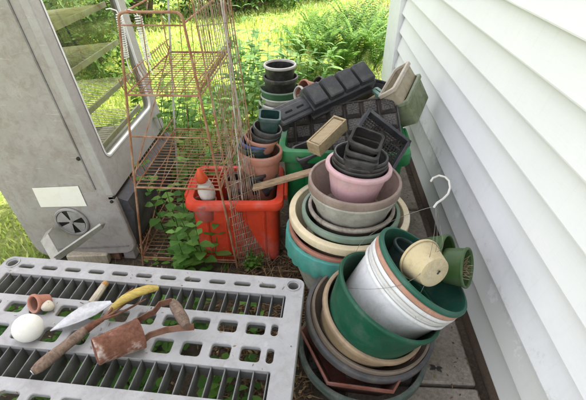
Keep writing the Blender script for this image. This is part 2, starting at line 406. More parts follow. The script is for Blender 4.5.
ax1 = V((.67,.07,1)).normalized(); C1 = V((.316,.842,.391))
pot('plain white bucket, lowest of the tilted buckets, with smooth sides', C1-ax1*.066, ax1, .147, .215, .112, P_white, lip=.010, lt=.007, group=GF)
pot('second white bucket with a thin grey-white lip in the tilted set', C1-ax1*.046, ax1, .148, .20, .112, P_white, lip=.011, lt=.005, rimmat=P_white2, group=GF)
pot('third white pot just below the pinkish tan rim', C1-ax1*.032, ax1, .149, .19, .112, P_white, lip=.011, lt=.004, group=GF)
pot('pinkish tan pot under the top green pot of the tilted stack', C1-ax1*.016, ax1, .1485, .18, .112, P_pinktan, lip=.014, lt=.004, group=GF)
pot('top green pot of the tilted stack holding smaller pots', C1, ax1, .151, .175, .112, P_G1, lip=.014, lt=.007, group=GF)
# loose pots lying in the bucket
pot('small cream pot lying upside down with two drain holes in its base', P(419,259,.45), (-.30,.70,-.12), .060, .066, .042, P_cream2, lip=.008, lt=.004, name='plant_pot', cat='plant pot', group='small pots in the green bucket')
_cb = P(419,259,.45)-V((-.30,.70,-.12)).normalized()*.0665
hb = MB()
for d in (V((.012,.002,.006)), V((.004,-.010,.010))):
    hb.lathe([(0, 0), (.0032, 0), (.0032, .0008), (0, .0008)], frame((.30,-.70,.12), _cb+d*0.8), 10)
_p = [o for o in bpy.data.objects if o.name.startswith('plant_pot')][-1]
hb.build('drain_hole', M_dark, _p)
pot('larger leaf green pot lying on its side right behind the cream pot', P(449,257,.375), (.72,-.40,.34), .066, .060, .056, P_lime, lip=.010, lt=.003, name='plant_pot', cat='plant pot', group='small pots in the green bucket')
lp = pot('leaf green pot with a dried plant inside, opening towards the wall', P(468,268,.385), (.72,-.42,.30), .057, .062, .050, P_lime, lip=.007, lt=.003, name='plant_pot', cat='plant pot', group='small pots in the green bucket')
pot('black round pot tucked in the left side of the green bucket', P(408,247,.395), (.45,.1,1), .045, .075, .036, plastic('black_green', (.02,.05,.045), .4, .3), lip=.010, lt=.004, name='plant_pot', cat='plant pot', group='small pots in the green bucket')
# dried plant in the lime pot
dp = MB(); c = P(468,268,.385); axl = V((.72,-.42,.35)).normalized(); u = axl.orthogonal().normalized(); w = axl.cross(u)
for i in range(46):
    a = random.uniform(0, 2*PI); r = .035*math.sqrt(random.random()); b0 = c-axl*.03+(u*math.cos(a)+w*math.sin(a))*r*.6
    e = c+axl*random.uniform(-.012,.008)+(u*math.cos(a+.6)+w*math.sin(a+.6))*r
    m_ = (b0+e)/2+V([random.uniform(-.008,.008) for _ in range(3)])
    dp.tube([b0, m_, e], .0009, 4)
M_dry = leafmat('dry_stems', (.16,.11,.06), (.30,.23,.14), (.42,.34,.22), .1)
dp.build('dried_plant', M_dry, lp)

M_hwire = metal_rust('thin_wire', (.12,.10,.09), (.22,.21,.20), (.34,.33,.32), amt=.5)
# hanging-basket hanger hooked in the bucket
hg = empty('basket_hanger', 'white hooked wire hanger standing up over the tilted buckets', 'hanger', P(437,206,.60))
hc = P(437,206,.60); px_ = lambda a, b, z=.60: P(a, b, z)
hook = [px_(434,207), px_(437,203), px_(443,199), px_(448,194), px_(450,188), px_(449,181), px_(445,177), px_(439,175.5), px_(433,178), px_(431,181)]
hh = MB(); hh.tube(hook, .0028, 8); hh.build('hook', P_white2, hg)
for pts in ([px_(436,206), px_(418,211,.575), px_(390,222,.49), px_(364,240,.41), px_(356,252,.36)],
            [px_(436,206), px_(437,240,.53), px_(432,268,.46), px_(421,292,.42), px_(414,306,.385), px_(416,318,.36)],
            [px_(437,206), px_(440,225,.55), px_(443,246,.52), px_(437,252,.51)],
            [px_(436,206), px_(434,235,.54), px_(425,268,.48), px_(403,284,.44), px_(375,289,.40), px_(346,288,.35)]):
    wb = MB()
    sm = []
    for i in range(len(pts)-1):
        for k in range(6):
            t_ = k/6; p0 = pts[max(i-1, 0)]; p1 = pts[i]; p2 = pts[i+1]; p3 = pts[min(i+2, len(pts)-1)]
            sm.append(.5*((2*p1)+(p2-p0)*t_+(2*p0-5*p1+4*p2-p3)*t_*t_+(3*p1-p0-3*p2+p3)*t_**3))
    sm.append(pts[-1]); wb.tube(sm, .0006, 5); wb.build('wire', M_hwire, hg)

# ------------------------------------------------------------------ the centre stack, nearly upright
GC = 'nested pots of the centre stack'
def scallop(a, z): return 1+(.012+.35*max(0, -z-.01))*abs(math.sin(a*13)) if z > -.075 else 1.0
def flute(a, z): return 1+.012*math.sin(a*22)
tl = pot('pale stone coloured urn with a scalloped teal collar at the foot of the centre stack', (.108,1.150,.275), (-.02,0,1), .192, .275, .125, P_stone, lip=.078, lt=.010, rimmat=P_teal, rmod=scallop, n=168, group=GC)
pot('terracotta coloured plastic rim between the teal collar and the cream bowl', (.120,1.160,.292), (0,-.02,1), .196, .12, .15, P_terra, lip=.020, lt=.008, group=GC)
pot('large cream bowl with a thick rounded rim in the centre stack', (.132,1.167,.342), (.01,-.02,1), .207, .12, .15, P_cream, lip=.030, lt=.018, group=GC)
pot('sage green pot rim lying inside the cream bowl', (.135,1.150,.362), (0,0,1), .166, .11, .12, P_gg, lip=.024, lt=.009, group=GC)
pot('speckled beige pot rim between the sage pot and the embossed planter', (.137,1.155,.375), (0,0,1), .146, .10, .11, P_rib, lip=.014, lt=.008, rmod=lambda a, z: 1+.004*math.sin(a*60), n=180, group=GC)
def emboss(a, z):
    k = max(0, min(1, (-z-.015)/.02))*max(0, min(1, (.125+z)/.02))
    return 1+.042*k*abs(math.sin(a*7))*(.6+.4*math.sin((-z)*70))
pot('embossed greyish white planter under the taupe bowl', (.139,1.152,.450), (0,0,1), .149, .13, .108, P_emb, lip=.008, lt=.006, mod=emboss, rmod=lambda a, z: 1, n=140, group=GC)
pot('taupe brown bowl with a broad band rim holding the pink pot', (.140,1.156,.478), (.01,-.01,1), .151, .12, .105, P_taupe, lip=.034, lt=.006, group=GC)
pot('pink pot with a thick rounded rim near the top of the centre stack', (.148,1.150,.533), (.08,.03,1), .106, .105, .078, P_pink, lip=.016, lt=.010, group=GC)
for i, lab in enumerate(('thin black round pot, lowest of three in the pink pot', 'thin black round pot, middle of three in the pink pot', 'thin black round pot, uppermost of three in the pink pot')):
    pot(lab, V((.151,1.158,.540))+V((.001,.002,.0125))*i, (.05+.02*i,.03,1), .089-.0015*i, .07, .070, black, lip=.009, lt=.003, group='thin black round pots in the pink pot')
for i, (q, sp, lab, w_) in enumerate((((362,154,.590), 8, 'black square pot at the bottom of the square nest', .104), ((364,147,.610), 12, 'black square pot in the middle of the square nest', .102), ((367,138,.632), 16, 'black square pot topping the centre stack', .098))):
    square_pot(lab, P(*q), (.10+.03*i,-.12-.12*i,1), w_, .060, black, math.radians(-sp), 'black square pots topping the centre stack', w2=w_*.82, wb=w_*.80)

# ------------------------------------------------------------------ far stack A, on the ground behind the tubs
GA = 'nested pots of the far upright stack'
A0 = V((-.222,2.62,0))
for lab, dx, z_, r_, h_, m_, rm_, lip, lt in (
    ('wide grey-green pot at the foot of the far upright stack', .0, .10, .155, .10, P_gg, P_gg, .015, .008),
    ('white pot with a rolled rim low in the far upright stack', .005, .150, .148, .12, P_rim_w, P_white2, .014, .009),
    ('worn white pot above the rolled white rim in the far stack', .0, .19, .130, .12, P_rim_w, P_white2, .010, .005),
    ('green pot with a pale rim in the middle of the far stack', .0, .238, .133, .13, P_green3, P_gg, .010, .006),
    ('black pot with a dusty grey rim, second from the top of the far stack', .004, .312, .112, .14, black, black2, .024, .006),
    ('black pot with a greyish white rim topping the far upright stack', .0, .388, .104, .14, black, P_rim_w, .016, .008)):
    pot(lab, A0+V((dx, 0, z_)), (0,0,1), r_, min(h_, z_), r_*.78, m_, lip=lip, lt=lt, rimmat=rm_, group=GA)

# ------------------------------------------------------------------ tubs
def tub(name, label, cx, cy, w, d, zt, mat, rot, bw, bd, lip=.045, cr=.05, ribs=4, handle=True):
    t = empty(name, label, 'tub', (cx, cy, 0)); R = Matrix.Translation(V((cx, cy, 0))) @ Matrix.Rotation(rot, 4, 'Z')
    def rg(hx, hy, z, r=cr): return [R @ V((x, y, z)) for x, y in rrect(hx, hy, r, 5)]
    a, b_ = w/2, d/2; A, B = bw/2, bd/2
    i = .022
    mb = MB()
    mb.loft([rg(A-.01, B-.01, .004, cr*.7), rg(A, B, .014, cr*.8), rg(a-i, b_-i, zt-lip), rg(a-i, b_-i, zt-.003), rg(a-i-.005, b_-i-.005, zt-.003), rg(A-.005, B-.005, .02, cr*.8)], True, True)
    # stiffening ribs on the walls
    for k in range(ribs):
        u = (k+.5)/ribs*2-1
        for sgn in (-1, 1):
            p0 = R @ V((u*A*.9, sgn*B, .03)); p1 = R @ V((u*(a-i)*.9, sgn*(b_-i), zt-lip))
            mb.tube([p0, p1], .006, 5)
    mb.build('body', mat, t)
    rm = MB()
    rm.loft([rg(a-i+.001, b_-i+.001, zt-lip+.004), rg(a-.003, b_-.003, zt-lip), rg(a, b_, zt-lip+.006), rg(a, b_, zt-.012), rg(a-.003, b_-.003, zt-.002), rg(a-.01, b_-.01, zt),
             rg(a-i-.004, b_-i-.004, zt), rg(a-i-.0055, b_-i-.0055, zt-.008)])
    rm.build('rim', mat, t)
    if handle:
        for sgn in (-1, 1):
            hb = MB(); c = R @ V((sgn*(a+.006), 0, zt-.022)); hb.box(c, (.016, .13, .03), R.to_3x3(), bev=.005); hb.build('handle', mat, t)
    return t
tub('storage_tub', 'bright red plastic tub filled with old pots behind the wire rack', -.292, 1.365, .368, .285, .305, P_red, math.radians(3), .325, .245, lip=.034, cr=.035)
gt = tub('storage_tub', 'green plastic tub heaped with black trays near the wall', .125, 1.61, .52, .40, .425, P_tub, math.radians(-1), .43, .33, lip=.05, cr=.04)

# contents of the red tub
def nearer(p, k=.935): return V((0,0,H))+(V(p)-V((0,0,H)))*k
GB = 'pots leaning in the red tub'
pot('terracotta coloured bucket with a broad rim standing in the red tub', nearer((-.215,1.515,.378)), (.04,.02,1), .086, .26, .062, P_terra, lip=.03, lt=.008, group=GB)
for i, (lab, c, r_, ax, m_) in enumerate((
    ('teal pot, leftmost of the pots leaning in the terracotta bucket', V((-.236,1.525,.402)), .074, (-.10,.05,1), P_dkteal),
    ('blue pot leaning in the terracotta bucket', V((-.226,1.522,.420)), .071, (.02,.0,1), P_blue),
    ('dull terracotta pot above the blue one in the red tub', V((-.208,1.520,.437)), .069, (.14,-.05,1), P_terra),
    ('black round pot above the dull terracotta one in the red tub', V((-.192,1.523,.455)), .065, (.20,-.05,1), black),
    ('dusty black round pot under the dark green square pot', V((-.182,1.523,.476)), .060, (.24,-.05,1), black2))):
    pot(lab, nearer(c), ax, r_*.94, .055, r_*.75, m_, lip=.012, lt=.004, group=GB)
square_pot('dark green square pot on top of the pots in the red tub', nearer(PY(270,114.5,1.52)), (.10,-.06,1), .083, .075, P_dkteal, math.radians(4), GB)
square_pot('black square pot standing at the front right of the red tub', P(254,172,.36), (-.12,-.1,1), .080, .09, black, math.radians(20), GB)
square_pot('black square pot lying at the front of the red tub', P(268,178,.34), (.25,-.3,1), .075, .08, black2, math.radians(-15), GB)
pot('small dusty black pot in the middle of the red tub', P(240,182,.30), (.3,-.1,1), .055, .09, .04, black2, lip=.01, lt=.003, group=GB)
pot('reddish brown pot at the back of the red tub', P(236,176,.32), (-.2,.2,1), .06, .10, .042, P_hex, lip=.012, lt=.003, group=GB)
# small ornament: white body, red cap
oc = P(209,199,.285)
on = empty('garden_ornament', 'small white garden ornament with a red cap at the left end of the red tub', 'ornament', oc)
mb = MB(); mb.lathe([(0, 0), (.024, .002), (.030, .02), (.032, .045), (.026, .075), (.018, .095), (.012, .105), (0, .108)], frame((-.1,-.1,1), oc), 28); mb.build('body', P_white2, on)
mb = MB(); mb.lathe([(.0, .098), (.021, .092), (.022, .098), (.014, .125), (.006, .145), (0, .15)], frame((-.12,-.12,1), oc), 24); mb.build('cap', plastic('orange_red', (.65,.09,.03), .4, .2), on)
rc = P(199,205,.29)
pot('faded red pot wedged in the left corner of the red tub', rc+V((.01,.03,.0)), (-.1,.1,1), .05, .08, .034, plastic('faded_red', (.42,.085,.07), .5, .3), lip=.012, lt=.003, group=GB)

# plank from the red tub to the centre stack
pa, pb = P(253,188,.335), P(330,166.5,.43)
pa, pb = V(pa), V(pb); d = (pb-pa); ln = d.length; xd = d.normalized(); yd = V((0,0,1)).cross(xd).normalized(); zd = xd.cross(yd)
R = Matrix((xd, yd, zd)).transposed()
mb = MB(); mb.box((pa+pb)/2, (ln, .034, .012), R, bev=.0015)
tag(mb.build('wooden_plank', M_plank, smooth=35, base=(pa+pb)/2), 'narrow weathered wooden plank laid from the red tub to the centre stack', 'plank')

# ------------------------------------------------------------------ trays heaped in the green tub
def basis(O, U, Vv):
    u = (U-O); v = (Vv-O); n_ = u.cross(v).normalized(); return u, v, n_
# seed tray showing its underside with rosettes
M_tray = plastic('tray_black', (.030,.027,.029), .5, .55, (.12,.10,.085), spec=.4)
M_tray2 = plastic('tray_slate', (.040,.042,.055), .42, .35, (.12,.11,.10), spec=.5)
O = PY(281,160,1.53); U = PY(394,146,1.53); T_ = PY(277,124,1.66)
u, v, n_ = basis(O, U, T_)
if n_.z < 0: n_ = -n_
st = empty('seed_tray', 'black seed tray seen from below with a rosette on every cell', 'tray', O)
mb = MB(); lu, lv = u.length, v.length; uh = u.normalized(); vh = n_.cross(uh).normalized()
if vh.dot(v) < 0: vh = -vh
R = Matrix((uh, vh, n_)).transposed()
lu = .50; lv = .215
def TP(a, b, c=0): return O+uh*a+vh*b+n_*c
mb.box(TP(lu/2, lv/2, -.002), (lu, lv, .003), R)
for (a, b, sx, sy) in ((lu/2, -.003, lu+.012, .007), (lu/2, lv+.003, lu+.012, .007), (-.003, lv/2, .007, lv), (lu+.003, lv/2, .007, lv)):
    mb.box(TP(a, b, .002), (sx, sy, .016), R, bev=.002)
mb.build('frame', M_tray, st)
cm = MB(); pm_ = MB(); nx, ny = 7, 3; cw, ch = lu/nx, lv/ny
for i in range(nx):
    for j in range(ny):
        c = TP((i+.5)*cw, (j+.5)*ch, .012)
        cm.box(c, (cw*.92, ch*.92, .024), R, taper=.80, bev=.003)
        ct = TP((i+.5)*cw, (j+.5)*ch, .0245)
        for k in range(8):
            a = k*PI/4+.2; dd = uh*math.cos(a)+vh*math.sin(a); e = n_.cross(dd)
            pm_.box(ct+dd*cw*.20, (cw*.20, cw*.055, .003), Matrix((dd, e, n_)).transposed(), bev=.001)
            dd2 = uh*math.cos(a+PI/8)+vh*math.sin(a+PI/8)
            pm_.box(ct+dd2*cw*.33, (cw*.07, cw*.05, .003), Matrix((dd2, n_.cross(dd2), n_)).transposed())
        pm_.lathe([(0, 0), (cw*.05, 0), (cw*.05, .003), (0, .003)], frame(n_, ct), 8)
cm.build('cell_block', M_tray, st); pm_.build('rosette_pattern', plastic('tray_ridge', (.10,.092,.088), .6, .5, (.20,.17,.14)), st)

# carrier tray with deep wells lying across the top
A_ = P(276,120,.53); B_ = P(371,80,.61)
A_ = PY(281,121,1.55); B_ = PY(371,79,1.80)
ct_ = empty('well_tray', 'long slate black tray of deep wells lying bottom up across the heap', 'tray', A_)
u = (B_-A_).normalized(); tc_ = V((0,-.62,.78)); v = (tc_-u*u.dot(tc_)).normalized(); w = u.cross(v)   # v: the way the wells stick out
if w.z < 0: w = -w
R = Matrix((u, w, v)).transposed()
if R.determinant() < 0: R = Matrix((u, -w, v)).transposed()
L_ = (B_-A_).length
mb = MB()
fl = .26
for k in range(4):
    s0 = L_*(.30+.175*k+.088)
    c = A_+u*s0+w*.025
    mb.box(c+v*.010, (L_*.168, .105, .080), R, taper=.88, bev=.005)
mb.box(A_+u*L_*.65+w*.025-v*.004, (L_*.70, .112, .052), R, bev=.003)
mb.box(A_+u*L_*.65+w*.025-v*.030, (L_*.70, .135, .006), R, bev=.002)
mb.box(A_+u*L_*.66+w*(-.042)-v*.024, (L_*.70, .005, .018), R, bev=.002)
mb.build('well', M_tray2, ct_)
mb = MB(); mb.box(A_+u*L_*.16+w*.02-v*.005, (L_*.34, .09, .02), R, bev=.005)
mb.box(A_+u*L_*.16+w*.02+v*.007, (L_*.30, .05, .010), R, bev=.004)
mb.box(A_+u*L_*.03+w*.02-v*.022, (L_*.07, .10, .05), R, taper=.85, bev=.006)
mb.build('end_flange', M_tray2, ct_)
mb = MB()
for s in (.10, .22): mb.box(A_+u*L_*s+w*.018+v*.0125, (L_*.07, .008, .002), R)
mb.build('slot', M_dark, ct_)

# L-cornered open tray with mesh bottom
mt = empty('mesh_tray', 'shallow black mesh bottomed tray set cornerwise in front of the seed tray', 'tray', P(367,112,.56))
Cc = PY(367,112,1.45); E1 = PY(405,142,1.42); E2 = PY(345,137,1.36)
u = (E1-Cc); v = (E2-Cc); l1 = .19; l2 = .19; u.normalize(); v = (v-u*u.dot(v)).normalized(); n_ = u.cross(v).normalized()
if n_.y > 0: n_ = -n_
R = Matrix((u, v, n_)).transposed()
if R.determinant() < 0: R = Matrix((u, v, -n_)).transposed()
mb = MB()
def wallbar(p, q):
    c = (p+q)/2; dd = (q-p).normalized(); e = n_.cross(dd)
    mb.box(c, ((q-p).length+.004, .004, .048), Matrix((dd, e, dd.cross(e))).transposed(), bev=.001)
    mb.box(c+n_*.024, ((q-p).length+.012, .012, .004), Matrix((dd, e, dd.cross(e))).transposed(), bev=.001)
q0, q1, q2, q3 = Cc, Cc+u*l1, Cc+u*l1+v*l2, Cc+v*l2
for a, b_ in ((q0, q1), (q1, q2), (q2, q3), (q3, q0)): wallbar(a, b_)
mb.build('frame', M_tray2, mt)
mb = MB()
for k in range(1, 17):
    mb.box(Cc+u*l1*k/17+v*l2/2-n_*.016, (.0035, l2, .003), R)
    mb.box(Cc+v*l2*k/17+u*l1/2-n_*.019, (l1, .0035, .003), R)
mb.build('mesh_bottom', M_tray, mt)

# tan wooden trough
a0, a1 = PY(311,143,1.37), PY(333,122,1.47)
tr = empty('wooden_trough', 'short tan wooden trough standing in front of the seed tray', 'trough', a0)
d = (a1-a0); ln = d.length+.02; x_ = d.normalized(); side = V((0,0,1)).cross(x_).normalized(); side = side if side.x > 0 else -side; up = x_.cross(side); up = up if up.z > 0 else -up
R = Matrix((x_, side, up)).transposed()
R = R if R.determinant() > 0 else Matrix((x_, -side, up)).transposed()
c = (a0+a1)/2+side*.024-up*.006
mb = MB()
mb.box(c-up*.022, (ln, .052, .006), R, bev=.001)
for sg in (-1, 1): mb.box(c+side*.026*sg, (ln, .006, .050), R, bev=.001)
mb.build('side_board', M_trough, tr)
mb = MB()
for sg in (-1, 1): MB().box(c+x_*(ln/2+.0035)*sg, (.007, .058, .052), R, bev=.001).build('end_board', M_trough, tr)
mb = MB(); mb.box(c+up*.018, (ln-.01, .044, .010), R, bev=.002); mb.build('lid_board', wood('trough_top', (.34,.25,.15), (.46,.36,.23), (4,25,25)), tr)

# window boxes standing on end against the wall
def window_box(label, c0, c1, wdir, L2, w_, dpt, mat, matin, name='window_box'):
    """c0: near end centre of the opening, c1: far end; wdir: from opening into the box"""
    ud = (c1-c0).normalized(); nd = wdir-ud*ud.dot(wdir); nd.normalize(); sd_ = ud.cross(nd)
    t = empty(name, label, 'planter box', c0); R = Matrix((ud, sd_, nd)).transposed(); c = (c0+c1)/2; a, b_ = (c1-c0).length/2, w_/2
    def rg(hx, hy, z, r=.012): return [c+R @ V((x, y, z)) for x, y in rrect(hx, hy, r, 3)]
    mb = MB(); mb.loft([rg(a*.92, b_*.8, dpt), rg(a-.006, b_-.006, .014), rg(a-.006, b_-.006, .002), rg(a-.010, b_-.010, .002), rg(a*.92-.004, b_*.8-.004, dpt-.004)], True, True); mb.build('body', mat, t)
    mb = MB(); mb.loft([rg(a-.006, b_-.006, .014), rg(a, b_, .014), rg(a, b_, 0), rg(a-.003, b_-.003, -.002), rg(a-.012, b_-.012, -.002), rg(a-.013, b_-.013, .008)]); mb.build('rim', matin, t)
    return t
M_gplant = plastic('mossy_green_box', (.24,.27,.16), .6, .5, (.11,.14,.05), fade=.3)
M_bplant = plastic('beige_box', (.43,.37,.27), .55, .3, (.25,.19,.13), fade=.15)
M_bplant2 = plastic('beige_box_rim', (.52,.46,.38), .55, .3, (.25,.19,.13), fade=.1)
nearc = PY(385.5,93,1.66); farc = PY(401.5,65,1.88)
window_box('beige window box propped on end against the white siding', nearc, farc, V((.75,.30,-.60)), .3, .085, .075, M_bplant, M_bplant2)
nearc = PY(394,103,1.66); farc = PY(408,75,1.86)
window_box('mossy pale green window box around the beige one, touching the siding', nearc+V((.012,.0,-.008)), farc+V((.012,0,-.008)), V((.60,.10,-.80)), .3, .10, .115, M_gplant, plastic('green_rim', (.26,.30,.20), .6, .4, (.14,.14,.08)))
# beige planter and odd pots between
window_box('short tan planter box under the black tray of wells', PY(352,103,1.75), PY(374,90,1.86), V((.2,.4,-.7)), .2, .08, .08, plastic('dull_tan', (.30,.25,.16), .6, .4), plastic('pale_tan', (.46,.40,.27), .6, .3))
window_box('slim turquoise planter box beside the beige window box', PY(374,88,1.78), PY(385,96,1.70), V((.2,.3,-.8)), .2, .03, .06, plastic('pale_turq', (.16,.34,.29), .5, .3), plastic('pale_turq2', (.2,.4,.33), .5, .2))
pot('large black pot half hidden behind the black tray of wells', P(366,84,.42), (.1,.1,1), .17, .28, .13, black, lip=.02, lt=.008, name='flower_pot')
for i, (q, lab, mm, r_) in enumerate((((303,90,.52), 'terracotta pot lying on its side behind the tray of wells', P_terra, .052), ((298,94,.50), 'white edged terracotta pot lying beside the far stack', P_terra, .04))):
    pot(lab, PY(q[0], q[1], 1.98-.02*i), (-.75,-.55,.25), r_, .09, r_*.72, mm, lip=.012, lt=.004, rimmat=(P_rim_w if i else None), group='pots lying on their sides behind the trays')
pot('black pot lying behind the terracotta one at the back of the heap', PY(316,86,2.02), (-.7,-.3,.4), .052, .11, .04, black, lip=.01, lt=.003, group='pots lying on their sides behind the trays')
square_pot('dusty black square pot lying deep in the green tub', P(305,150,.42), (-.2,-.3,1), .09, .08, black2, .3, 'pots in the green tub')
pot('brown round pot deep in the green tub beside the trays', P(335,110,.45)+V((0,-.02,-.02)), (.3,-.2,1), .07, .10, .05, P_hex, lip=.012, lt=.004, group='pots in the green tub')
pot('dusty black round pot at the wall end of the green tub', P(386,150,.42), (.1,-.1,1), .06, .10, .045, black2, lip=.012, lt=.004, group='pots in the green tub')

# ------------------------------------------------------------------ glass-door cabinet
cab = empty('display_cabinet', 'old grey glass door display cabinet leaning at the left', 'cabinet', (-.90,1.5,.10))
LEAN = math.radians(-6.5); piv = V((-.705,1.21,.33))
def CB(p):   # lean the cabinet about its lower front edge
    return Matrix.Translation(piv) @ Matrix.Rotation(LEAN, 4, 'Y') @ Matrix.Translation(-piv) @ V(p)
RC = Matrix.Rotation(LEAN, 3, 'Y')
def cbox(mb, x0, x1, y0, y1, z0, z1, bev=.004):
    mb.box(CB(((x0+x1)/2, (y0+y1)/2, (z0+z1)/2)), (x1-x0, y1-y0, z1-z0), RC, bev=bev)
X0, X1, Y0, Y1, ZB, ZT = -1.14, -.712, 1.21, 1.80, .335, 1.30
# side panel: lower corner rounded, near face towards the camera
sp = MB(); outl = [(X1-.008, ZT), (X0, ZT), (X0, .12)]
for k in range(1, 7):
    a = PI+PI/2*k/6; outl.append((X0+.06+.06*math.cos(a), .12+.06*math.sin(a)-.0))
outl += [(X1-.05, .06)]
for k in range(1, 7):
    a = 1.5*PI+PI/2*k/6; outl.append((X1-.055+.05*math.cos(a), .11+.05*math.sin(a)))
outl += [(X1-.005, .30), (X1-.008, .335)]
rings = [[CB((x, yy, z)) for x, z in outl] for yy in (Y0+.003, Y0, Y0)]
rings = [[CB((x, Y0+.02, z)) for x, z in outl], [CB((x, Y0+.004, z)) for x, z in outl], [CB((x+(-.004 if x > -.9 else .004), Y0, z+(.004 if z < .7 else -.004))) for x, z in outl]]
sp.loft(rings, True, True); sp.build('side_panel', M_cab, cab, smooth=30)
# pressed seams on the side panel
sm_ = MB(); sm_.box(CB((X1-.062, Y0-.0012, .85)), (.006, .003, .96), RC, bev=.001); sm_.box(CB((X1-.026, Y0-.0012, .85)), (.003, .003, .90), RC, bev=.001)
sm_.box(CB((X1-.20, Y0-.0012, .10)), (.34, .003, .006), RC, bev=.001)
sm_.build('seam', plastic('seam_dark', (.23,.22,.225), .6, .4), cab)
# body: back (-x) panel, floor, top, far side left open-glazed
bd = MB()
cbox(bd, X0, X0+.015, Y0+.02, Y1, 1.05, ZT); cbox(bd, X0, X0+.015, Y0+.02, Y1, .12, .36)
cbox(bd, X0, X1-.03, Y0+.02, Y1, ZT-.02, ZT+.0); cbox(bd, X0+.004, X1-.03, Y0+.021, Y1, .335, .36)
cbox(bd, X0, X0+.03, Y1-.03, Y1, .36, ZT-.02); pass
bd.build('body', M_cab, cab)
# door
dr = MB(); DY0, DY1 = Y0-.004, Y1
fr = .075
def dring(inset, x, r):
    y0, y1, z0, z1 = DY0+inset[0], DY1-inset[1], .335+inset[2], ZT-inset[3]
    return [CB((x, (y0+y1)/2+a, (z0+z1)/2+b_)) for a, b_ in rrect((y1-y0)/2, (z1-z0)/2, r, 5)]
# outer ring to inner ring
o1 = (0, 0, 0, 0); i1 = (.055, .075, .135, .07)
dr.loft([dring(i1, X1-.028, .03), dring(o1, X1-.028, .012), dring(o1, X1-.003, .012), dring((.003,)*4, X1, .012), dring(tuple(x-.004 for x in i1), X1, .03), dring(i1, X1-.005, .03), dring(i1, X1-.028, .03)])
door = dr.build('door', M_cabin, cab, smooth=30)
gk = MB(); gk.loft([dring(i1, X1-.004, .03), dring(tuple(x-.008 for x in i1), X1+.002, .036), dring(tuple(x-.001 for x in i1), X1+.003, .03), dring(tuple(x+.003 for x in i1), X1-.004, .03)])
gk.build('trim', M_trim, door)
gp = MB(); gp.add(dring(i1, X1-.014, .03), [tuple(range(24))]); gp.build('glass_pane', M_glass, door, smooth=0)
gk2 = MB(); cbox(gk2, X1-.030, X1-.006, Y0+.0, Y1, .322, .335, .002); gk2.build('gasket', M_gasket, cab)
# hinge screw
hs = MB(); hs.lathe([(0,0),(.006,0),(.006,.004),(0,.005)], frame((0,-1,0), CB((X1-.02, Y0-.001, .315))), 12); hs.build('screw', M_gasket, cab)
hs = MB(); hs.lathe([(0,0),(.007,0),(.007,.004),(0,.005)], frame((0,-1,0), CB((X1-.07, Y0-.001, .50))), 12); hs.build('screw', M_gasket, cab)
# wire shelves inside
for zi, zz in enumerate((.46, .60, .745, .89, 1.03)):
    sh = MB(); c0 = X0+.03; c1 = X1-.07
    sh.box(CB((c1, (Y0+Y1)/2, zz)), (.008, Y1-Y0-.07, .020), RC); sh.tube([CB((c0, Y0+.04, zz)), CB((c0, Y1-.03, zz))], .0035, 6)
    for k in range(24):
        yy = Y0+.05+k*.021; sh.tube([CB((c0, yy, zz+.004)), CB((c1, yy, zz+.004))], .0017, 5)
    sh.build('wire_shelf', metal_rust('shelf_wire', (.50,.36,.20), (.80,.72,.58), (.88,.86,.8), amt=.42, metallic=.1), cab)
# black base under the door
bs = MB()
pts = []
for yy, k in ((Y0+.02, .0), (Y0+.06, .0), (Y1-.02, .0), (Y1, .01)):
    pts.append([V(q) for q in ((X1-.03-k, yy, .325), (X1+.03-k, yy, .30), (X1+.045-k, yy, .25), (X1+.02-k, yy, .09), (X1-.02-k, yy, .055), (X0+.04, yy, .055), (X0+.04, yy, .325))])
bs.loft(pts, True, True); bs.build('base', M_base, cab, smooth=30)
bg = MB(); cpt = V((X1+.039, 1.47, .245)); dirn = V((-.03,.0,-.05)).normalized()
nb = V((.99,0,-.12)).normalized(); ub = V((0,1,0)); vb = nb.cross(ub)
Rb = Matrix((ub, vb, nb)).transposed()
for (sx, sy, ox, oy) in ((.15, .002, 0, .016), (.15, .002, 0, -.016), (.002, .034, .075, 0), (.002, .034, -.075, 0)):
    bg.box(cpt+ub*ox+vb*oy+nb*.003, (sx, sy, .0015), Rb)
pts = [cpt+nb*.004+ub*(-.062+.124*i/40)+vb*(.008*math.sin(i*1.15)+.003*math.sin(i*2.9)) for i in range(41)]
bg.tube(pts, .0012, 4); bg.build('badge', M_steel, cab)
# feet
for (fx, fy) in ((X1-.03, Y0+.05), (X0+.08, Y0+.06), (X1-.03, Y1-.06), (X0+.08, Y1-.06)):
    ft = MB(); ft.box((fx, fy, .038), (.05, .05, .076), taper=.9, bev=.004); ft.build('foot', M_cabin, cab)
# sticker
sk = MB()
q = [CB((x, Y0-.0014, z)) for x, z in ((-1.02,.335),(-.857,.315),(-.835,.245),(-.995,.258))]
q = [PY(32,188,Y0-.002), PY(78,186,Y0-.002), PY(87,206,Y0-.002), PY(41,207,Y0-.002)]
q2 = [p+V((0,-.0008,0)) for p in q]
sk.loft([q, q2], True, True); sk.build('sticker', M_sticker, cab, smooth=0)
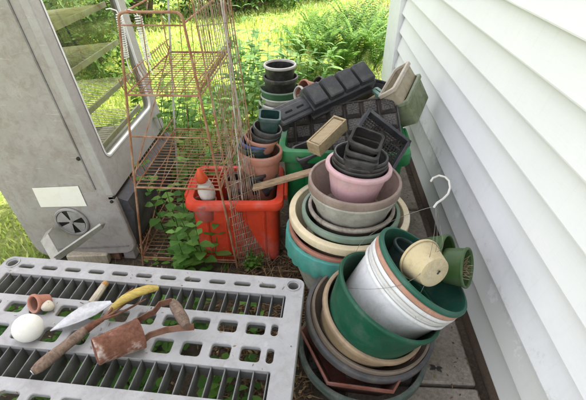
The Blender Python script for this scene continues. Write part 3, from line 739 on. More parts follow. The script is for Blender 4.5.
# round fan vent
vc = PY(72,221.5,Y0-.001); Mv = frame((0,-1,0), vc)
vm = MB(); vm.lathe([(.066,-.004),(.066,.004),(.062,.008),(.056,.008),(.053,.003),(.053,-.004)], Mv, 48); vt = vm.build('fan_vent', plastic('vent_grey', (.33,.32,.32), .5, .35), cab)
vd = MB(); vd.lathe([(0,.0005),(.053,.0005),(.053,.0015),(0,.0015)], Mv, 40); vd.build('vent_opening', M_dark, vt, smooth=0)
vb_ = MB()
for k in range(4):
    a0 = k*PI/2+math.radians(28); a1 = a0+math.radians(62)
    pts0 = [Mv @ V((r*math.cos(a), r*math.sin(a), zz)) for (r, zz) in ((.006,.004),) for a in (a0,)]
    ringa = [Mv @ V((.008*math.cos(a0+(a1-a0)*j/8), .008*math.sin(a0+(a1-a0)*j/8), .004)) for j in range(9)]
    ringb = [Mv @ V((.053*math.cos(a0+(a1-a0)*j/8), .053*math.sin(a0+(a1-a0)*j/8), .0035+.004*(j/8))) for j in range(9)]
    vb_.loft([ringa, ringb], closed=False)
vb_.lathe([(0,.007),(.007,.007),(.009,.003),(.009,.001),(0,.001)], Mv, 20)
vb_.build('vent_blade', plastic('vent_grey2', (.36,.35,.35), .5, .3), vt, smooth=25)
# bent grey bracket standing in front of the cabinet
br = empty('metal_bracket', 'bent pale grey metal bracket in front of the round cabinet vent', 'bracket', P(56,258,.2))
b0 = [PY(44,234,1.13), PY(58,258,1.05), PY(101,227,1.15)]
mb = MB()
def strap(mb, pts, wdt, th, up=V((0,0,1))):
    rings = []
    for i, p in enumerate(pts):
        d = (pts[min(i+1, len(pts)-1)]-pts[max(i-1, 0)]).normalized(); s = (up-d*up.dot(d)).normalized(); n2 = d.cross(s)
        rings.append([p+s*wdt/2+n2*th/2, p-s*wdt/2+n2*th/2, p-s*wdt/2-n2*th/2, p+s*wdt/2-n2*th/2])
    mb.loft(rings, True, True)
strap(mb, [PY(50,230,1.185), PY(45,238,1.14), PY(57,259,1.06)], .042, .006, V((.8,.1,.55)))
mb.build('bent_arm', plastic('bracket_grey', (.38,.36,.33), .45, .25), br, smooth=20)
mb = MB(); strap(mb, [PY(56,258,1.06), PY(78,243,1.10), PY(101,226,1.14), PY(103,226,1.18)], .026, .008, V((.45,.1,.85)))
mb.build('straight_arm', plastic('bracket_grey2', (.45,.43,.40), .45, .25), br, smooth=20)
# wood block and brick behind the shelf
mb = MB(); mb.box(P(90,256,.03), (.16, .05, .05), Matrix.Rotation(.1, 3, 'Z'), bev=.004)
tag(mb.build('wood_offcut', M_stake, base=P(90,256,0)), 'pale wood offcut lying on the weeds under the cabinet', 'wood offcut')
mb = MB(); mb.box(P(103,247,.03), (.18, .08, .055), Matrix.Rotation(-.06, 3, 'Z'), bev=.004)
tag(mb.build('brick', plastic('brick_red', (.30,.10,.05), .9, .4), base=P(103,247,0)), 'orange red brick under the lower edge of the cabinet', 'brick')

# ------------------------------------------------------------------ rusty wire rack (narrows to the top)
rk = empty('wire_rack', 'tall rusty wire rack narrowing to a rounded top, with basket shelves', 'rack', P(190,262,0))
YF, YBk = 1.235, 1.72
fl_b, fr_b = PY(143,264,YF-.035), PY(237,262,YF-.035)
fl_t, fr_t = PY(117,12,YF), PY(182,12,YF)
bl_b, br_b = fl_b+V((.01, YBk-YF, .0)), fr_b+V((0, YBk-YF, .0))
bl_t, br_t = fl_t+V((.0, YBk-YF-.02, .0)), fr_t+V((.01, YBk-YF-.02, .0))
fl_b.z = fr_b.z = 0.0; bl_b.z = br_b.z = 0.0
ztop = (fl_t.z+fr_t.z)/2
def lerp(a, b, t): return a+(b-a)*t
def hoop(lb, lt_, rt, rb_, r):
    q = .022; xd = (rt-lt_).normalized()
    pts = [lb, lerp(lb, lt_, .5), lt_-V((0,0,q))]
    for k in range(1, 5): a = PI/2*k/5; pts.append(lt_+xd*q*(1-math.cos(a))+V((0,0,-q+q*math.sin(a))))
    pts += [lt_+xd*q, rt-xd*q]
    for k in range(1, 5): a = PI/2*k/5; pts.append(rt-xd*q*(1-math.sin(a))+V((0,0,-q+q*math.cos(a))))
    pts += [rt-V((0,0,q)), lerp(rb_, rt, .5), rb_]
    m = MB(); m.tube(pts, r, 8); return m
hoop(fl_b, fl_t, fr_t, fr_b, .0042).build('front_frame', M_wireheavy, rk)
hoop(bl_b, bl_t, br_t, br_b, .0042).build('back_frame', M_wirewhite, rk)
def at_h(b0, t0, z): return lerp(b0, t0, z/ztop)
cr_ = MB()
for z_ in (.035, ztop-.035, ztop*.60):
    cr_.tube([at_h(fl_b, fl_t, z_), at_h(fr_b, fr_t, z_)], .0026, 6)
cr_.tube([fl_t+V((.02,0,0)), bl_t+V((.02,0,0))], .003, 6); cr_.tube([fr_t+V((-.0,0,-.03)), br_t+V((-.0,0,-.03))], .003, 6)
cr_.tube([at_h(fr_b, fr_t, .20), at_h(br_b, br_t, .60)], .0026, 6)
cr_.tube([at_h(fl_b, fl_t, .04), at_h(bl_b, bl_t, .36)], .0026, 6)
cr_.tube([at_h(fl_b, fl_t, .42), at_h(bl_b, bl_t, .74)], .0026, 6)
cr_.build('cross_brace', M_wire, rk)
for z_, nm in ((.045, 0), (.375, 1), (.715, 2)):
    sh = MB(); a, b_, c, d = at_h(fl_b, fl_t, z_), at_h(fr_b, fr_t, z_), at_h(br_b, br_t, z_), at_h(bl_b, bl_t, z_)
    for p, q in ((a, b_), (b_, c), (c, d), (d, a)): sh.tube([p, q], .003, 6)
    up = V((0,0,.05))
    for p, q in ((b_, c), (d, a)): sh.tube([p+up, q+up], .002, 6)
    nw = 21
    for k in range(nw+1):
        t_ = k/nw; l = lerp(a, d, t_); r = lerp(b_, c, t_); xi = (r-l).normalized()*.012
        sh.tube([l+up-xi*.9, l+up*.5-xi*.4, l+xi*.5+V((0,0,.003)), r-xi*.5+V((0,0,.003)), r+up*.5+xi*.4, r+up+xi*.9], .0015, 5)
    for t_ in (.14, .28, .42, .57, .71, .86):
        sh.tube([lerp(a, b_, t_)-V((0,0,.003)), lerp(d, c, t_)-V((0,0,.003))], .0015, 5)
    sh.build('basket_shelf', M_wire, rk)
# sparse uprights on the back
bw_ = MB()
for t_ in (.2, .4, .6, .8):
    bw_.tube([lerp(bl_b, br_b, t_), lerp(bl_t, br_t, t_)], .0016, 5)
bw_.build('upright_wires', M_wire, rk)
fw = MB()
for t_ in (.36, .68):
    fw.tube([at_h(lerp(fl_b, fr_b, t_), lerp(fl_t, fr_t, t_), .72), lerp(fl_t, fr_t, t_)], .0016, 5)
fw.build('upright_wires', M_wire, rk)
# two white coil springs hanging from the top of the rack
for lab, (pa_, pb_), rr in (('white coil spring hanging left of the rack front post', ((119,15), (126,58)), .0085), ('white coil spring hanging just inside the rack front post', ((138,16), (148,60)), .0095)):
    s0, s1 = PY(*pa_, YF+.03), PY(*pb_, YF+.03); t = empty('coil_spring', lab, 'spring', s0, 'coil springs hanging on the rack')
    d = (s1-s0); M = frame(d, s0); n_t = 19; m = MB()
    m.tube([M @ V((rr*math.cos(a*2*PI/12), rr*math.sin(a*2*PI/12), d.length*a/(12*n_t))) for a in range(12*n_t+1)], .0018, 5); m.build('coil', M_spring, t)
    m = MB(); e0 = s0; m.tube([e0, e0+V((-.005,0,.012)), e0+V((-.020,-.004,.018)), e0+V((-.032,-.006,.016))], .0018, 6)
    m.build('hook', M_spring, t)
    m = MB(); m.tube([s1, s1+V((.002,0,-.03)), s1+V((.008,0,-.045))], .0018, 6); m.build('hook', M_spring, t)

# mesh panel leaning along the right side of the rack
pn = empty('wire_screen', 'weathered wire mesh panel leaning against the right side of the rack', 'wire screen', P(245,262,0))
b0, b1 = PY(241,268,1.22), PY(272,262,1.30)
b0 = P(240,269,.0); b1 = P(270,264,.0)
t0, t1 = PY(188,-18,1.22), PY(228,-14,1.52)
mb = MB(); mb.tube([b0, lerp(b0, t0, .5)+V((.012,0,0)), t0], .0022, 6); mb.tube([b1, t1], .0026, 6); mb.tube([t0, t1], .0026, 6); mb.tube([b0+V((0,0,.02)), b1+V((0,0,.02))], .0022, 6)
mb.build('frame', M_wireheavy, pn)
mb = MB(); mb.tube([lerp(b0, b1, .30), lerp(t0, t1, .82)], .0024, 6); mb.build('stiffener', M_wirewhite, pn)
mb = MB()
for k in range(1, 20):
    t_ = k/20; j = random.uniform(-.008, .008)
    p, q = lerp(b0, b1, t_), lerp(t0, t1, t_+j); m_ = (p+q)/2+V((random.uniform(-.006,.006), random.uniform(-.004,.004), 0))
    mb.tube([p, m_, q], .0013, 5)
for z_ in (.03, .06, .09, .12, .15, .18, .21, .24, .28, .32, .36, .42, .50, .60, .72, .86, 1.0): 
    p = lerp(b0, t0, z_/1.12); q = lerp(b1, t1, z_/1.12); mb.tube([p, q], .0013, 5)
mb.build('wires', M_mesh, pn)
# loose rusty stake leaning behind the panel
mb = MB(); mb.tube([PY(223,-10,1.80), PY(249,205,1.62)], .0035, 6)
tag(mb.build('rusty_rod', M_wireheavy, base=V((-.2,1.7,0))), 'thin rusty rod leaning right of the wire mesh panel', 'rod')

# ------------------------------------------------------------------ grey slotted shelf panel in the foreground
SH = V((-.012,.868,.30)); RS = Matrix.Rotation(math.radians(-3.2), 3, 'Z')
def S(u, v, z=0): return SH+RS @ V((-u, -v, z))      # u leftwards, v towards the camera
shf = empty('plastic_shelf', 'large light grey plastic shelf with slots and ribs in the foreground', 'shelf', (-.45,.55,0))
LU, LVV = .93, .60
import bmesh
def panel_with_holes():
    loops = [[(x+LU/2, y+LVV/2) for x, y in rrect(LU/2, LVV/2, .022, 5)]]
    def hole(u0, u1, v0, v1, r): loops.append([(x+(u0+u1)/2, y+(v0+v1)/2) for x, y in rrect((u1-u0)/2, (v1-v0)/2, r, 3)])
    rows = {'slot': ((.028,.046), .0745, .052, .078), }
    for (v0, v1) in ((.028,.045), (LVV-.045, LVV-.028)):
        for k in range(11): u0 = .078+k*.0745; hole(u0, u0+.052, v0, v1, .008)
    for (v0, v1) in ((.166,.206), (.240,.285), (.335,.377), (.40,.44))[:2]:
        for k in range(11):
            if k == 0: hole(.052, .072, v0, v1, .009)
            u0 = .085+(k)*.0745; hole(u0, min(u0+.053, .91), v0, v1, .009)
    # ribbed openings
    hole(.045, .895, .068, .146, .004); hole(.052, .885, .305, .385, .004)
    for (v0, v1) in ((.415,.455), (.490,.53)):
        for k in range(11): u0 = .085+k*.0745; hole(u0, min(u0+.053, .91), v0, v1, .009)
    # corner sockets
    for (cu, cv) in ((.030,.022+.006), (LU-.03,.028), (.03,LVV-.03), (LU-.03,LVV-.03)):
        loops.append([(cu+.0165*math.cos(2*PI*k/20), cv+.0165*math.sin(2*PI*k/20)) for k in range(20)])
    bm = bmesh.new(); ed = []; vl = []
    for lp in loops:
        vs = [bm.verts.new((p[0], p[1], 0)) for p in lp]; vl.append(vs)
        for i in range(len(vs)): ed.append(bm.edges.new((vs[i], vs[(i+1) % len(vs)])))
    bmesh.ops.triangle_fill(bm, use_beauty=True, use_dissolve=False, edges=ed, normal=(0, 0, 1))
    bm.verts.index_update(); vs = [v.co.copy() for v in bm.verts]; fs = [tuple(v.index for v in f.verts) for f in bm.faces]
    mb = MB(); mb.add([S(p.x, p.y, 0) for p in vs], fs)
    for i, lp in enumerate(loops):
        dz = .052 if i == 0 else (.012 if i < len(loops)-4 else .03)
        cu = sum(p[0] for p in lp)/len(lp); cv = sum(p[1] for p in lp)/len(lp)
        r1 = [S(p[0], p[1], 0) for p in lp]
        sgn = 1 if i == 0 else -1; e = .0018
        def off(p, k): 
            d = V((p[0]-cu, p[1]-cv, 0)); d.normalize(); return (p[0]+sgn*d.x*k, p[1]+sgn*d.y*k)
        r2 = [S(*off(p, e), -.0022) for p in lp]; r3 = [S(*off(p, e), -dz) for p in lp]
        mb.loft([r1, r2, r3])
    bm.free(); return mb
import math as _m
pw = panel_with_holes(); pw.build('panel', M_shelf, shf, smooth=30)
# sockets rims
for (cu, cv) in ((.030,.028), (LU-.03,.028), (.03,LVV-.03), (LU-.03,LVV-.03)):
    mb = MB(); mb.lathe([(.0168,-.03),(.0168,.001),(.0178,.003),(.021,.003),(.022,.0005),(.0225,-.004)], frame((0,0,1), S(cu, cv, 0)), 32)
    mb.build('socket', M_shelf, shf)
fins = MB()
for (v0, v1, sp, off_) in ((.066,.148,.0332,.052), (.303,.387,.0345,.06)):
    k = 0
    while off_+k*sp < .89:
        u0 = off_+k*sp; fins.box(S(u0, (v0+v1)/2, -.026), (.0026, v1-v0, .046), RS, bev=.0008); k += 1
    for vv in (v0-.001, v1+.001): fins.box(S(.47, vv, -.022), (.86, .003, .040), RS)
    if v0 < .1:
        pass
for vv in (.157, .225, .296, .395): fins.box(S(.465, vv, -.02), (.88, .003, .034), RS)
fins.build('rib', M_fin, shf, smooth=30)
for (cu, cv) in ((.03,.03), (LU-.03,.03), (.03,LVV-.03), (LU-.03,LVV-.03)):
    mb = MB(); a = S(cu, cv, -.03); mb.tube([V((a.x, a.y, .0)), V((a.x, a.y, .245))], .019, 16); mb.build('leg', M_fin, shf)

# ------------------------------------------------------------------ tools on the shelf
ZS = .30
# trowel
tw = empty('hand_trowel', 'hand trowel with a grey blade and a curved yellow handle', 'trowel', P(105,315,ZS))
p0, p1 = P(51,332,.310), P(112,304,.322); d = (p1-p0); ln = d.length; d.normalize(); s_ = V((0,0,1)).cross(d).normalized(); upv = d.cross(s_)
mb = MB(); rings = []
for i in range(15):
    t_ = i/14; wd = .026*min(1, math.sin(min(1, t_*1.55+.02)*PI/2))*(1 if t_ < .72 else 1-.75*(t_-.72)/.28); wd = max(wd, .0015)
    c = p0+d*ln*t_; rg = []
    for j in range(9):
        a = -1+2*j/8; rg.append(c+s_*wd*a+upv*(.010*a*a*wd/.026+.003))
    for j in range(8, -1, -1):
        a = -1+2*j/8; rg.append(c+s_*wd*a*.99+upv*(.010*a*a*wd/.026+.0048))
    rings.append(rg)
mb.loft(rings, True, True); mb.build('blade', M_steel, tw)
mb = MB(); pts = [P(108,316,.318), P(114,307,.335), P(124,299,.350), P(136,293,.362), P(148,289,.366), P(158,288,.358)]
mb.tube(pts, [.006,.009,.0115,.012,.0115,.007], 12); mb.tube([P(106,319,.315), P(112,313,.322), P(122,306,.330)], .004, 8)
mb.build('handle', M_dryleaf, tw)
# hand fork
fk = empty('hand_fork', 'rusty hand fork with a cracked dark wooden handle', 'hand fork', P(60,350,ZS))
mb = MB(); a, b_ = P(33,372,.316), P(89,327,.330); n_r = 10
mb.tube([lerp(a, b_, i/n_r) for i in range(n_r+1)], [.009,.0135,.0148,.0145,.0138,.013,.0128,.013,.0125,.0115,.009], 14); mb.build('handle', M_oldwood, fk)
mb = MB(); mb.lathe([(.0045,-.001),(.007,0),(.007,.002),(.0045,.002)], frame((a-b_), a+(a-b_).normalized()*.001), 16); mb.build('end_ring', M_steel, fk)
mb = MB(); mb.tube([P(86,330,.330), P(94,324,.332), P(103,319,.332)], [.010,.009,.006], 12); mb.build('ferrule', M_rust, fk)
for q in ((P(101,320,.332), P(116,315,.335), P(130,308,.330), P(146,299,.318)), (P(101,320,.332), P(110,311,.338), P(118,300,.340), P(133,288,.330)), (P(101,320,.332), P(113,313,.338), P(122,306,.336), P(138,296,.322))):
    mb = MB(); mb.tube(list(q), [.004,.0035,.003,.0016], 7); mb.build('tine', M_rustdark, fk)
# bulb planter
bp = empty('bulb_planter', 'rusty cylindrical bulb planter with bent arms and a wooden grip', 'bulb planter', P(115,345,ZS))
a, b_ = P(95,352,.352), P(141,333,.338); ax_ = (b_-a)
Mx = frame(ax_, a); lnn = ax_.length
mb = MB(); mb.lathe([(0,.003),(.026,.003),(.028,.004),(.0295,.001),(.0315,0),(.033,.002),(.0335,.006),(.0325,.009),(.0350,lnn*.5),(.0368,lnn-.008),(.0382,lnn-.006),(.0382,lnn),(.036,lnn),(.033,lnn*.5),(.030,.02)], Mx, 40, lambda a_, z_: 1+.012*math.sin(a_*2+z_*30)); mb.build('cylinder', M_rust, bp)
mb = MB(); strap(mb, [P(136,322,.355), P(146,316,.360), P(154,312,.358), P(160,304,.362), P(172,301,.360)], .017, .0035, V((.1,.3,1))); mb.build('arm', M_rustdark, bp, smooth=20)
mb = MB(); strap(mb, [P(140,343,.335), P(150,335,.336), P(166,330,.338), P(180,328,.340), P(194,327,.338)], .017, .0035, V((.1,.3,1))); mb.build('arm', M_rustdark, bp, smooth=20)
mb = MB(); a, b_ = P(172,301,.352), P(187,326,.348); mb.tube([lerp(a, b_, t_/8) for t_ in range(9)], [.0085,.0125,.0145,.0148,.0145,.0148,.0145,.0125,.0095], 14); mb.build('grip', M_oldwood, bp)
# wooden stakes lying between the ribs
mb = MB(); mb.tube([P(92,303,.292), P(105,284,.312)], [.0115,.0095], 10)
st_ = tag(mb.build('wooden_peg', M_stake, base=P(98,295,.29)), 'pale wooden peg with an orange tip stuck between the shelf ribs', 'peg')
mb = MB(); mb.tube([P(104.5,285,.3115), P(107,281.5,.3165)], [.0098,.0085], 10); mb.build('tip', plastic('orange_wood', (.50,.27,.10), .7, .2), st_)
# white ball-like stone, shard
Mb = frame((.1,.1,1), P(28,328,.334)); mb = MB()
mb.lathe([(.001,-.036)]+[(.035*math.sin(PI*k/14), -.036*math.cos(PI*k/14)) for k in range(1, 14)]+[(.001,.036)], Mb, 32, lambda a_, z_: 1+.03*math.sin(2*a_+1))
tag(mb.build('white_stone', plastic('white_stone_m', (.80,.79,.76), .6, .10, (.5,.45,.4)), base=P(33,330,.30)), 'smooth rounded white stone on the left end of the shelf', 'stone')
pot('little broken terracotta pot lying behind the white stone', P(33,304,.325), (-.3,-.6,.4), .026, .045, .018, P_terra, lip=.008, lt=.003, name='terracotta_pot')
Mb = frame((.3,.2,1), P(48,306,.316)); mb = MB(); mb.lathe([(.001,-.013)]+[(.016*math.sin(PI*k/8), -.014*math.cos(PI*k/8)) for k in range(1, 8)]+[(.001,.013)], Mb, 16, lambda a_, z_: 1+.12*math.sin(3*a_+2))
tag(mb.build('snail_shell', plastic('shell_m', (.66,.60,.50), .5, .3, (.35,.25,.17)), base=P(48,306,.30)), 'small pale snail shell behind the white stone', 'shell')

# ------------------------------------------------------------------ plants
Lf_weed = leafmat('weed_leaf', (.035,.10,.018), (.075,.19,.035), (.15,.30,.06))
Lf_weed2 = leafmat('weed_leaf_light', (.055,.15,.03), (.12,.27,.06), (.21,.38,.10), .4)
Lf_fern = leafmat('fern_leaf', (.05,.13,.02), (.11,.23,.035), (.20,.34,.06), .45)
Lf_bright = leafmat('bright_leaf', (.05,.13,.025), (.12,.24,.045), (.22,.36,.08), .45)
Lf_milk = leafmat('milkweed_leaf', (.05,.12,.035), (.11,.215,.06), (.18,.30,.10), .35)
Lf_dark = leafmat('dark_leaf', (.018,.05,.013), (.045,.11,.025), (.10,.19,.045), .3)
Lf_grass = leafmat('grass_blade', (.16,.25,.06), (.38,.46,.15), (.66,.68,.36), .4)
Lf_dead = leafmat('dead_leaf', (.07,.045,.025), (.16,.10,.055), (.30,.21,.12), .1, .8)
def leaf(mb, base, direction, normal, l, w, droop=.25, segs=3, fold=.12):
    d = direction.normalized(); s_ = d.cross(normal).normalized(); n2 = s_.cross(d); vs = []; fs = []
    for i in range(segs+1):
        t_ = i/segs; c = base+d*l*t_-V((0,0,1))*droop*l*t_*t_; ww = w/2*math.sin(PI*min(.98, (t_**.75)*.93+.05))
        if i == segs: ww = w*.03
        vs += [c-s_*ww+n2*fold*ww, c, c+s_*ww+n2*fold*ww]
    for i in range(segs):
        k = i*3; fs += [(k, k+1, k+4, k+3), (k+1, k+2, k+5, k+4)]
    mb.add(vs, fs)
def rnd(a, b): return random.uniform(a, b)
def weed(name, label, base, h, nst, lw, ll, mat, spread=.1, group=None, cat='weed', pairs=5, droop=.3, opp=True):
    t = empty(name, label, cat, base, group); st = MB(); lf = MB()
    for s in range(nst):
        a = rnd(0, 2*PI); r = spread*math.sqrt(random.random()); b0 = V(base)+V((r*math.cos(a), r*math.sin(a), 0))
        hh = h*rnd(.6, 1.05); tip = b0+V((rnd(-.18,.18)*hh+r*.8*math.cos(a), rnd(-.18,.18)*hh+r*.8*math.sin(a), hh))
        mid = (b0+tip)/2+V((rnd(-.03,.03)*hh, rnd(-.03,.03)*hh, 0)); st.tube([b0, mid, tip], [.0028,.0022,.0012], 5)
        for i in range(pairs+1):
            t_ = .22+.78*i/pairs; c = lerp(b0, mid, t_*2) if t_ < .5 else lerp(mid, tip, t_*2-1); ph = i*PI/2+rnd(-.4,.4)
            for q in (0, PI):
                dirr = V((math.cos(ph+q), math.sin(ph+q), rnd(.15,.6)*(1.6 if i == pairs else 1)))
                k = (1-.45*t_)*rnd(.75,1.15)
                leaf(lf, c, dirr, V((0,0,1)), ll*k, lw*k, droop)
    st.build('stem', Lf_weed, t); lf.build('foliage', mat, t, smooth=0); return t
# weeds growing up through the rack
GWk = 'leafy weeds growing up inside the wire rack'
for i, (q, h_, lab) in enumerate((((186,270), .17, 'low large-leaved weed at the front of the rack floor'), ((200,262), .30, 'leafy weed in the middle of the rack floor'), ((178,248), .36, 'leafy weed near the cabinet side of the rack'), ((192,238), .52, 'tallest leafy weed, climbing past the middle rack shelf'), ((214,262), .26, 'leafy weed overlapping the left front of the red tub'))):
    weed('weed', lab, P(*q), h_, 3, .055, .075, Lf_weed2, .06, GWk, pairs=4)
weed('weed', 'small leafy weed sprouting at the foot of the red tub corner', P(256,268), .09, 7, .016, .026, Lf_bright, .03)
# behind the rack: bright weeds
for i, (q, h_, lab) in enumerate((((160,182), .46, 'bright yellow green weed clump behind the rack, beside the cabinet'), ((190,172), .50, 'bright yellow green weed clump behind the middle of the rack'), ((222,168), .42, 'bright yellow green weed clump behind the mesh panel'), ((148,150), .55, 'tall bright weed clump further behind the cabinet corner'), ((178,140), .5, 'bright weed clump on the lawn edge behind the rack'))):
    weed('weed', lab, P(*q), h_*.8, 10, .055, .085, Lf_bright, .15, 'bright weed clumps behind the rack')
# milkweed-like plants with long leaves behind the heap
for i, (q, h_, lab) in enumerate((((243,108), .55, 'tall long-leaved plant just right of the mesh panel'), ((262,96), .62, 'tallest long-leaved plant left of the far pot stack'), ((236,92), .60, 'long-leaved plant half behind the mesh panel'), ((282,84), .50, 'long-leaved plant right behind the far pot stack'), ((238,118), .42, 'short long-leaved plant close to the red tub'), ((306,86), .35, 'low long-leaved plant between the far stack and the ferns'))):
    weed('milkweed', lab, P(*q), h_, 4, .058, .20, Lf_milk, .12, 'long-leaved plants behind the tubs', 'plant', 6, .45)
# ferns
def fern(label, base, h, nf, mat=None):
    t = empty('fern', label, 'fern', base, 'ferns growing by the house corner'); lf = MB(); st = MB()
    for k in range(nf):
        a = 2*PI*k/nf+rnd(-.3,.3); out = rnd(.3,.75)*h; hh = h*rnd(.75,1.1); pts = []
        for i in range(13):
            t_ = i/12; pts.append(V(base)+V((math.cos(a)*out*t_**1.5, math.sin(a)*out*t_**1.5, hh*(t_*1.25-.32*t_*t_*t_))))
        st.tube(pts, .0016, 4)
        for i in range(2, 13):
            for q in (0, .5):
                j = min(12, i+q); p = lerp(pts[int(j)], pts[min(12, int(j)+1)], j-int(j)); d = (pts[i]-pts[i-1]).normalized(); s_ = d.cross(V((0,0,1))).normalized()
                ll = h*.20*math.sin(PI*min(1, (i/13)*.85+.12))*rnd(.85,1.1)
                for sg in (-1, 1): leaf(lf, p, s_*sg+d*.35, V((0,0,1)), ll, ll*.26, .15, 2, .05)
    st.build('stem', Lf_weed, t, smooth=0); lf.build('frond', mat or Lf_fern, t, smooth=0)
fl_ = [((300,62), .45), ((318,70), .48), ((338,66), .50), ((356,70), .52), ((374,72), .50), ((330,50), .50), ((350,48), .55), ((370,52), .60), ((382,60), .5), ((312,46), .42), ((342,78), .4)]
labs = ['leftmost fern of the bed behind the tubs', 'fern rising above the terracotta pots', 'fern in the middle of the bed over the tray of wells', 'fern right of the middle of the bed', 'fern growing close to the white corner board', 'back row fern in the middle of the bed', 'back row fern, the bushiest one', 'tallest back row fern near the corner board', 'fern touching the house corner', 'small back row fern at the left of the bed', 'low fern right behind the tray of wells']
for (q, h_), lab in zip(fl_, labs): fern(lab, P(*q), h_*.9, 13)
# dark shrubs at the top left and beyond
def shrub(name, label, c, rx, ry, rz, nl, l, mat, cat='shrub', group=None, trunkh=.2):
    t = empty(name, label, cat, (c[0], c[1], 0), group); lf = MB(); st = MB(); c = V(c)
    cl = [V((rnd(-1,1)*rx*.75, rnd(-1,1)*ry*.75, rnd(-1,1)*rz*.7)) for _ in range(26)]
    for i, q in enumerate(cl):
        b0 = V((c.x+q.x*.15, c.y+q.y*.15, 0)); e = c+q; st.tube([b0, lerp(b0, e, .5)+V((rnd(-.1,.1)*rx, rnd(-.1,.1)*ry, 0)), e], [.03*rx, .02*rx, .008*rx], 5)
    for i in range(nl):
        q = random.choice(cl); r = rnd(.3,1)**.5*.42; a = rnd(0, 2*PI); ph = math.acos(rnd(-1,1))
        p = c+q+V((math.cos(a)*math.sin(ph)*rx*r, math.sin(a)*math.sin(ph)*ry*r, math.cos(ph)*rz*r))
        if p.z < .02: continue
        leaf(lf, p, V((rnd(-1,1), rnd(-1,1), rnd(-.6,.5))), V((rnd(-.4,.4), rnd(-.4,.4), 1)), l*rnd(.6,1.2), l*.5*rnd(.7,1.1), .2, 2)
    st.build('trunk', M_oldwood, t, smooth=0); lf.build('crown', mat, t, smooth=0)
GS = 'dark shrubs at the far edge of the lawn'
shrub('shrub', 'dark green shrub at the far edge of the lawn above the mesh panel', (-1.05,6.2,.45), .8, .7, .5, 3800, .09, Lf_dark, group=GS)
shrub('shrub', 'dark green shrub at the far edge of the lawn seen over the rack top', (-2.2,5.6,.6), .8, .7, .7, 3800, .09, Lf_dark, group=GS)
shrub('shrub', 'dark green shrub furthest left, seen through the cabinet glass', (-3.3,4.9,.6), .8, .8, .75, 3800, .09, Lf_dark, group=GS)
shrub('shrub', 'dark leafy bush on the lawn seen through the top of the cabinet glass', (-2.0,3.7,.34), .45, .4, .36, 2600, .07, Lf_dark, group=GS)
shrub('shrub', 'lighter green shrub at the lawn edge left of the fern bed', (-.2,7.3,.35), .7, .7, .4, 2800, .09, Lf_weed, group=GS)
for i, (x, y, h_, lab) in enumerate(((-6.5,11,4.5,'leafy tree beyond the left side of the lawn'), (-1.0,13.5,5.5,'leafy tree straight beyond the lawn'), (5.0,13,5,'leafy tree beyond the house corner'))):
    shrub('tree', lab, (x, y, h_*.62), 2.2, 2.0, h_*.36, 6500, .28, Lf_dark, 'tree', 'trees beyond the lawn')

# lawn cover: blades and small leaves
gb = MB(); house_x = .5
def grass_patch(n, xr, yr, hmin, hmax, test=lambda x, y: True, wd=.004):
    c = 0
    while c < n:
        x, y = rnd(*xr), rnd(*yr); c += 1
        if not test(x, y): continue
        k = .5+.9*noise.noise(V((x*1.6, y*1.6, 0)))
        h_ = rnd(hmin, hmax)*max(.35, k+.4); a = rnd(0, 2*PI); dx, dy = math.cos(a), math.sin(a); b_ = wd*rnd(.6,1.4); lean = rnd(.1,.7)*h_; la = rnd(0, 2*PI)
        tx, ty = x+math.cos(la)*lean, y+math.sin(la)*lean
        gb.add([V((x-dx*b_, y-dy*b_, .003)), V((x+dx*b_, y+dy*b_, .003)), V(((x+tx)/2+dx*b_*.8, (y+ty)/2+dy*b_*.8, h_*.62)), V(((x+tx)/2-dx*b_*.8, (y+ty)/2-dy*b_*.8, h_*.62)), V((tx, ty, h_))], [(0,1,2,3), (3,2,4)])
inlawn = lambda x, y: (y > 2.15+.35*max(0, x+.35)) if x < .5 else y > 3.35
grass_patch(26000, (-2.6, 1.2), (2.15, 4.6), .02, .06, inlawn)
grass_patch(26000, (-5.0, 3.0), (4.4, 8.0), .03, .08, inlawn, .007)
grass_patch(7000, (-2.6, -1.08), (.6, 2.6), .02, .07, wd=.004)
tag(gb.build('grass', Lf_grass, smooth=0), 'sunlit yellow green grass covering the lawn', 'grass', kind='stuff')
# broad-leaved ground cover in the lawn
gc = MB()
for i in range(15000):
    x, y = rnd(-4.6, 2.6), 2.2+6*random.random()**1.3
    if not inlawn(x, y) or noise.noise(V((x*1.1+7, y*1.1, 0))) < -.12: continue
    a = rnd(0, 2*PI); leaf(gc, V((x, y, rnd(.01,.07))), V((math.cos(a), math.sin(a), rnd(.0,.6))), V((0,0,1)), rnd(.03,.06), rnd(.02,.035), .3, 2)
tag(gc.build('ground_cover', Lf_bright, smooth=0), 'broad-leaved ground cover growing through the lawn', 'ground cover', kind='stuff')
db = MB()
for i in range(230):
    u, v = rnd(.01,.92), rnd(.01,.58); a = rnd(0, 2*PI)
    if .066 < v < .15 or .30 < v < .39: continue
    p = S(u, v, .0012)
    if random.random() < .5: leaf(db, p, V((math.cos(a), math.sin(a), rnd(0,.15))), V((0,0,1)), rnd(.003,.010), rnd(.0015,.004), .05, 2)
    else: db.tube([p, p+V((math.cos(a), math.sin(a), .02))*rnd(.004,.014)], rnd(.0003,.0008), 4)
tag(db.build('plant_debris', Lf_dead, smooth=0), 'crumbs of dry leaf and stalk scattered on the grey shelf', 'debris', kind='stuff')
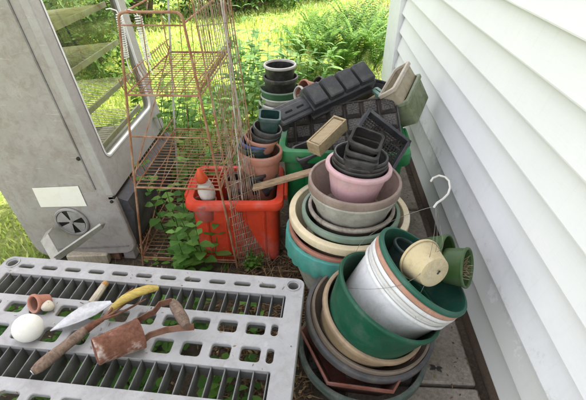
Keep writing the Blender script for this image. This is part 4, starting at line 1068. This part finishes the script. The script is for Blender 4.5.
# low green weeds seen through the shelf
lw_ = MB()
for i in range(2600):
    x, y = rnd(-1.1, -.14), rnd(.05, .98); 
    if noise.noise(V((x*5, y*5, 2))) < -.10 or (x > -.22 and random.random() < .6): continue
    a = rnd(0, 2*PI); leaf(lw_, V((x, y, rnd(.01,.11))), V((math.cos(a), math.sin(a), rnd(.0,.7))), V((rnd(-.2,.2), rnd(-.2,.2), 1)), rnd(.025,.055), rnd(.018,.034), .3, 3)
for i in range(140):
    x, y = rnd(-.66,-.2), rnd(1.15,1.9); a = rnd(0, 2*PI)
    leaf(lw_, V((x, y, rnd(.01,.06))), V((math.cos(a), math.sin(a), rnd(.0,.6))), V((0,0,1)), rnd(.025,.05), rnd(.015,.03), .3, 3)
tag(lw_.build('weed_cover', Lf_weed, smooth=0), 'low green weeds covering the soil under the grey shelf', 'weeds', kind='stuff')
# litter: dead leaves, twigs, wood chips
dl = MB()
for i in range(3800):
    x, y = rnd(-.95, .12), rnd(.1, 1.9)
    if i < 2200: x, y = rnd(-.30, .02), rnd(.30, 1.35)
    a = rnd(0, 2*PI); b0 = V((x, y, rnd(.003,.016)))
    if random.random() < .55: leaf(dl, b0, V((math.cos(a), math.sin(a), rnd(-.1,.3))), V((rnd(-.5,.5), rnd(-.5,.5), 1)), rnd(.01,.028), rnd(.005,.012), .2, 2)
    else: dl.tube([b0, b0+V((math.cos(a), math.sin(a), rnd(-.05,.15)))*rnd(.015,.05)], rnd(.0006,.0016), 4)
for i in range(160):
    x, y = rnd(-.36,-.02), rnd(.92,1.25); a = rnd(-.6,.6)+(PI/2 if random.random() < .3 else 0); b0 = V((x, y, .01)); l = rnd(.05,.16)
    dl.tube([b0, b0+V((math.cos(a)*l*.5, math.sin(a)*l*.5, rnd(.0,.04))), b0+V((math.cos(a)*l, math.sin(a)*l, rnd(.0,.05)))], .0011, 4)
for i in range(700):
    x, y = rnd(.05,.53), rnd(.3,2.3); a = rnd(0, 2*PI)
    if x < .47 and random.random() < .7: continue
    leaf(dl, V((x, y, .0225)), V((math.cos(a), math.sin(a), rnd(0,.2))), V((0,0,1)), rnd(.006,.016), rnd(.003,.007), .1, 2)
for (cx, cy, cz, r1, n_) in ((.140,1.156,.372,.085,60), (.135,1.15,.29,.10,30)):
    for i in range(n_):
        a = rnd(0, 2*PI); r = r1*rnd(.6,1); leaf(dl, V((cx+r*math.cos(a), cy+r*math.sin(a), cz)), V((rnd(-1,1), rnd(-1,1), .2)), V((0,0,1)), rnd(.008,.02), rnd(.004,.009), .1, 2)
tag(dl.build('leaf_litter', Lf_dead, smooth=0), 'brown dead leaves and twigs littering the soil and path', 'leaf litter', kind='stuff')
# dead dark leaf on the path
mb = MB(); b0 = P(436,368,.024)
for a in (.1, 2.6, 3.4, 5.6): leaf(mb, b0, V((math.cos(a), math.sin(a), .25)), V((0,0,1)), .022, .011, .3, 3)
tag(mb.build('dead_leaf', plastic('leaf_dark', (.045,.035,.035), .8, .1), smooth=0, base=b0), 'curled dark dead leaf lying on the concrete slab', 'dead leaf')

# ------------------------------------------------------------------ camera, light, world
cam = bpy.data.cameras.new('camera'); co = bpy.data.objects.new('camera', cam); col.objects.link(co)
cam.sensor_width = 36; cam.lens = 36*F/586; cam.clip_start = .02; cam.clip_end = 500
co.location = (0, 0, H); co.rotation_euler = (PI/2-PITCH, 0, YAW); scene.camera = co
sd_ = V((.58,.40,1.0)).normalized()
sun = bpy.data.lights.new('sun', 'SUN'); sun.energy = 13; sun.angle = math.radians(.53); sun.color = (1, .95, .86)
so = bpy.data.objects.new('sun', sun); col.objects.link(so); so.rotation_euler = sd_.to_track_quat('Z', 'Y').to_euler()
w = bpy.data.worlds.new('World'); scene.world = w; w.use_nodes = True
N = w.node_tree.nodes; L = w.node_tree.links; bg = N['Background']; sky = N.new('ShaderNodeTexSky'); sky.sky_type = 'NISHITA'
sky.sun_disc = False; sky.sun_elevation = math.asin(sd_.z); sky.sun_rotation = math.atan2(sd_.x, sd_.y); sky.dust_density = 2.5; sky.air_density = 1.0; sky.ozone_density = 1.0
hs_ = N.new('ShaderNodeHueSaturation'); hs_.inputs['Saturation'].default_value = .36; L.new(sky.outputs[0], hs_.inputs['Color']); L.new(mixc(N, L, 1.0, hs_.outputs[0], (1.07, 1.0, .935), 'MULTIPLY'), bg.inputs['Color']); bg.inputs['Strength'].default_value = .64
scene.view_settings.view_transform = 'Standard'; scene.view_settings.look = 'None'; scene.view_settings.exposure = 0; scene.view_settings.gamma = 1
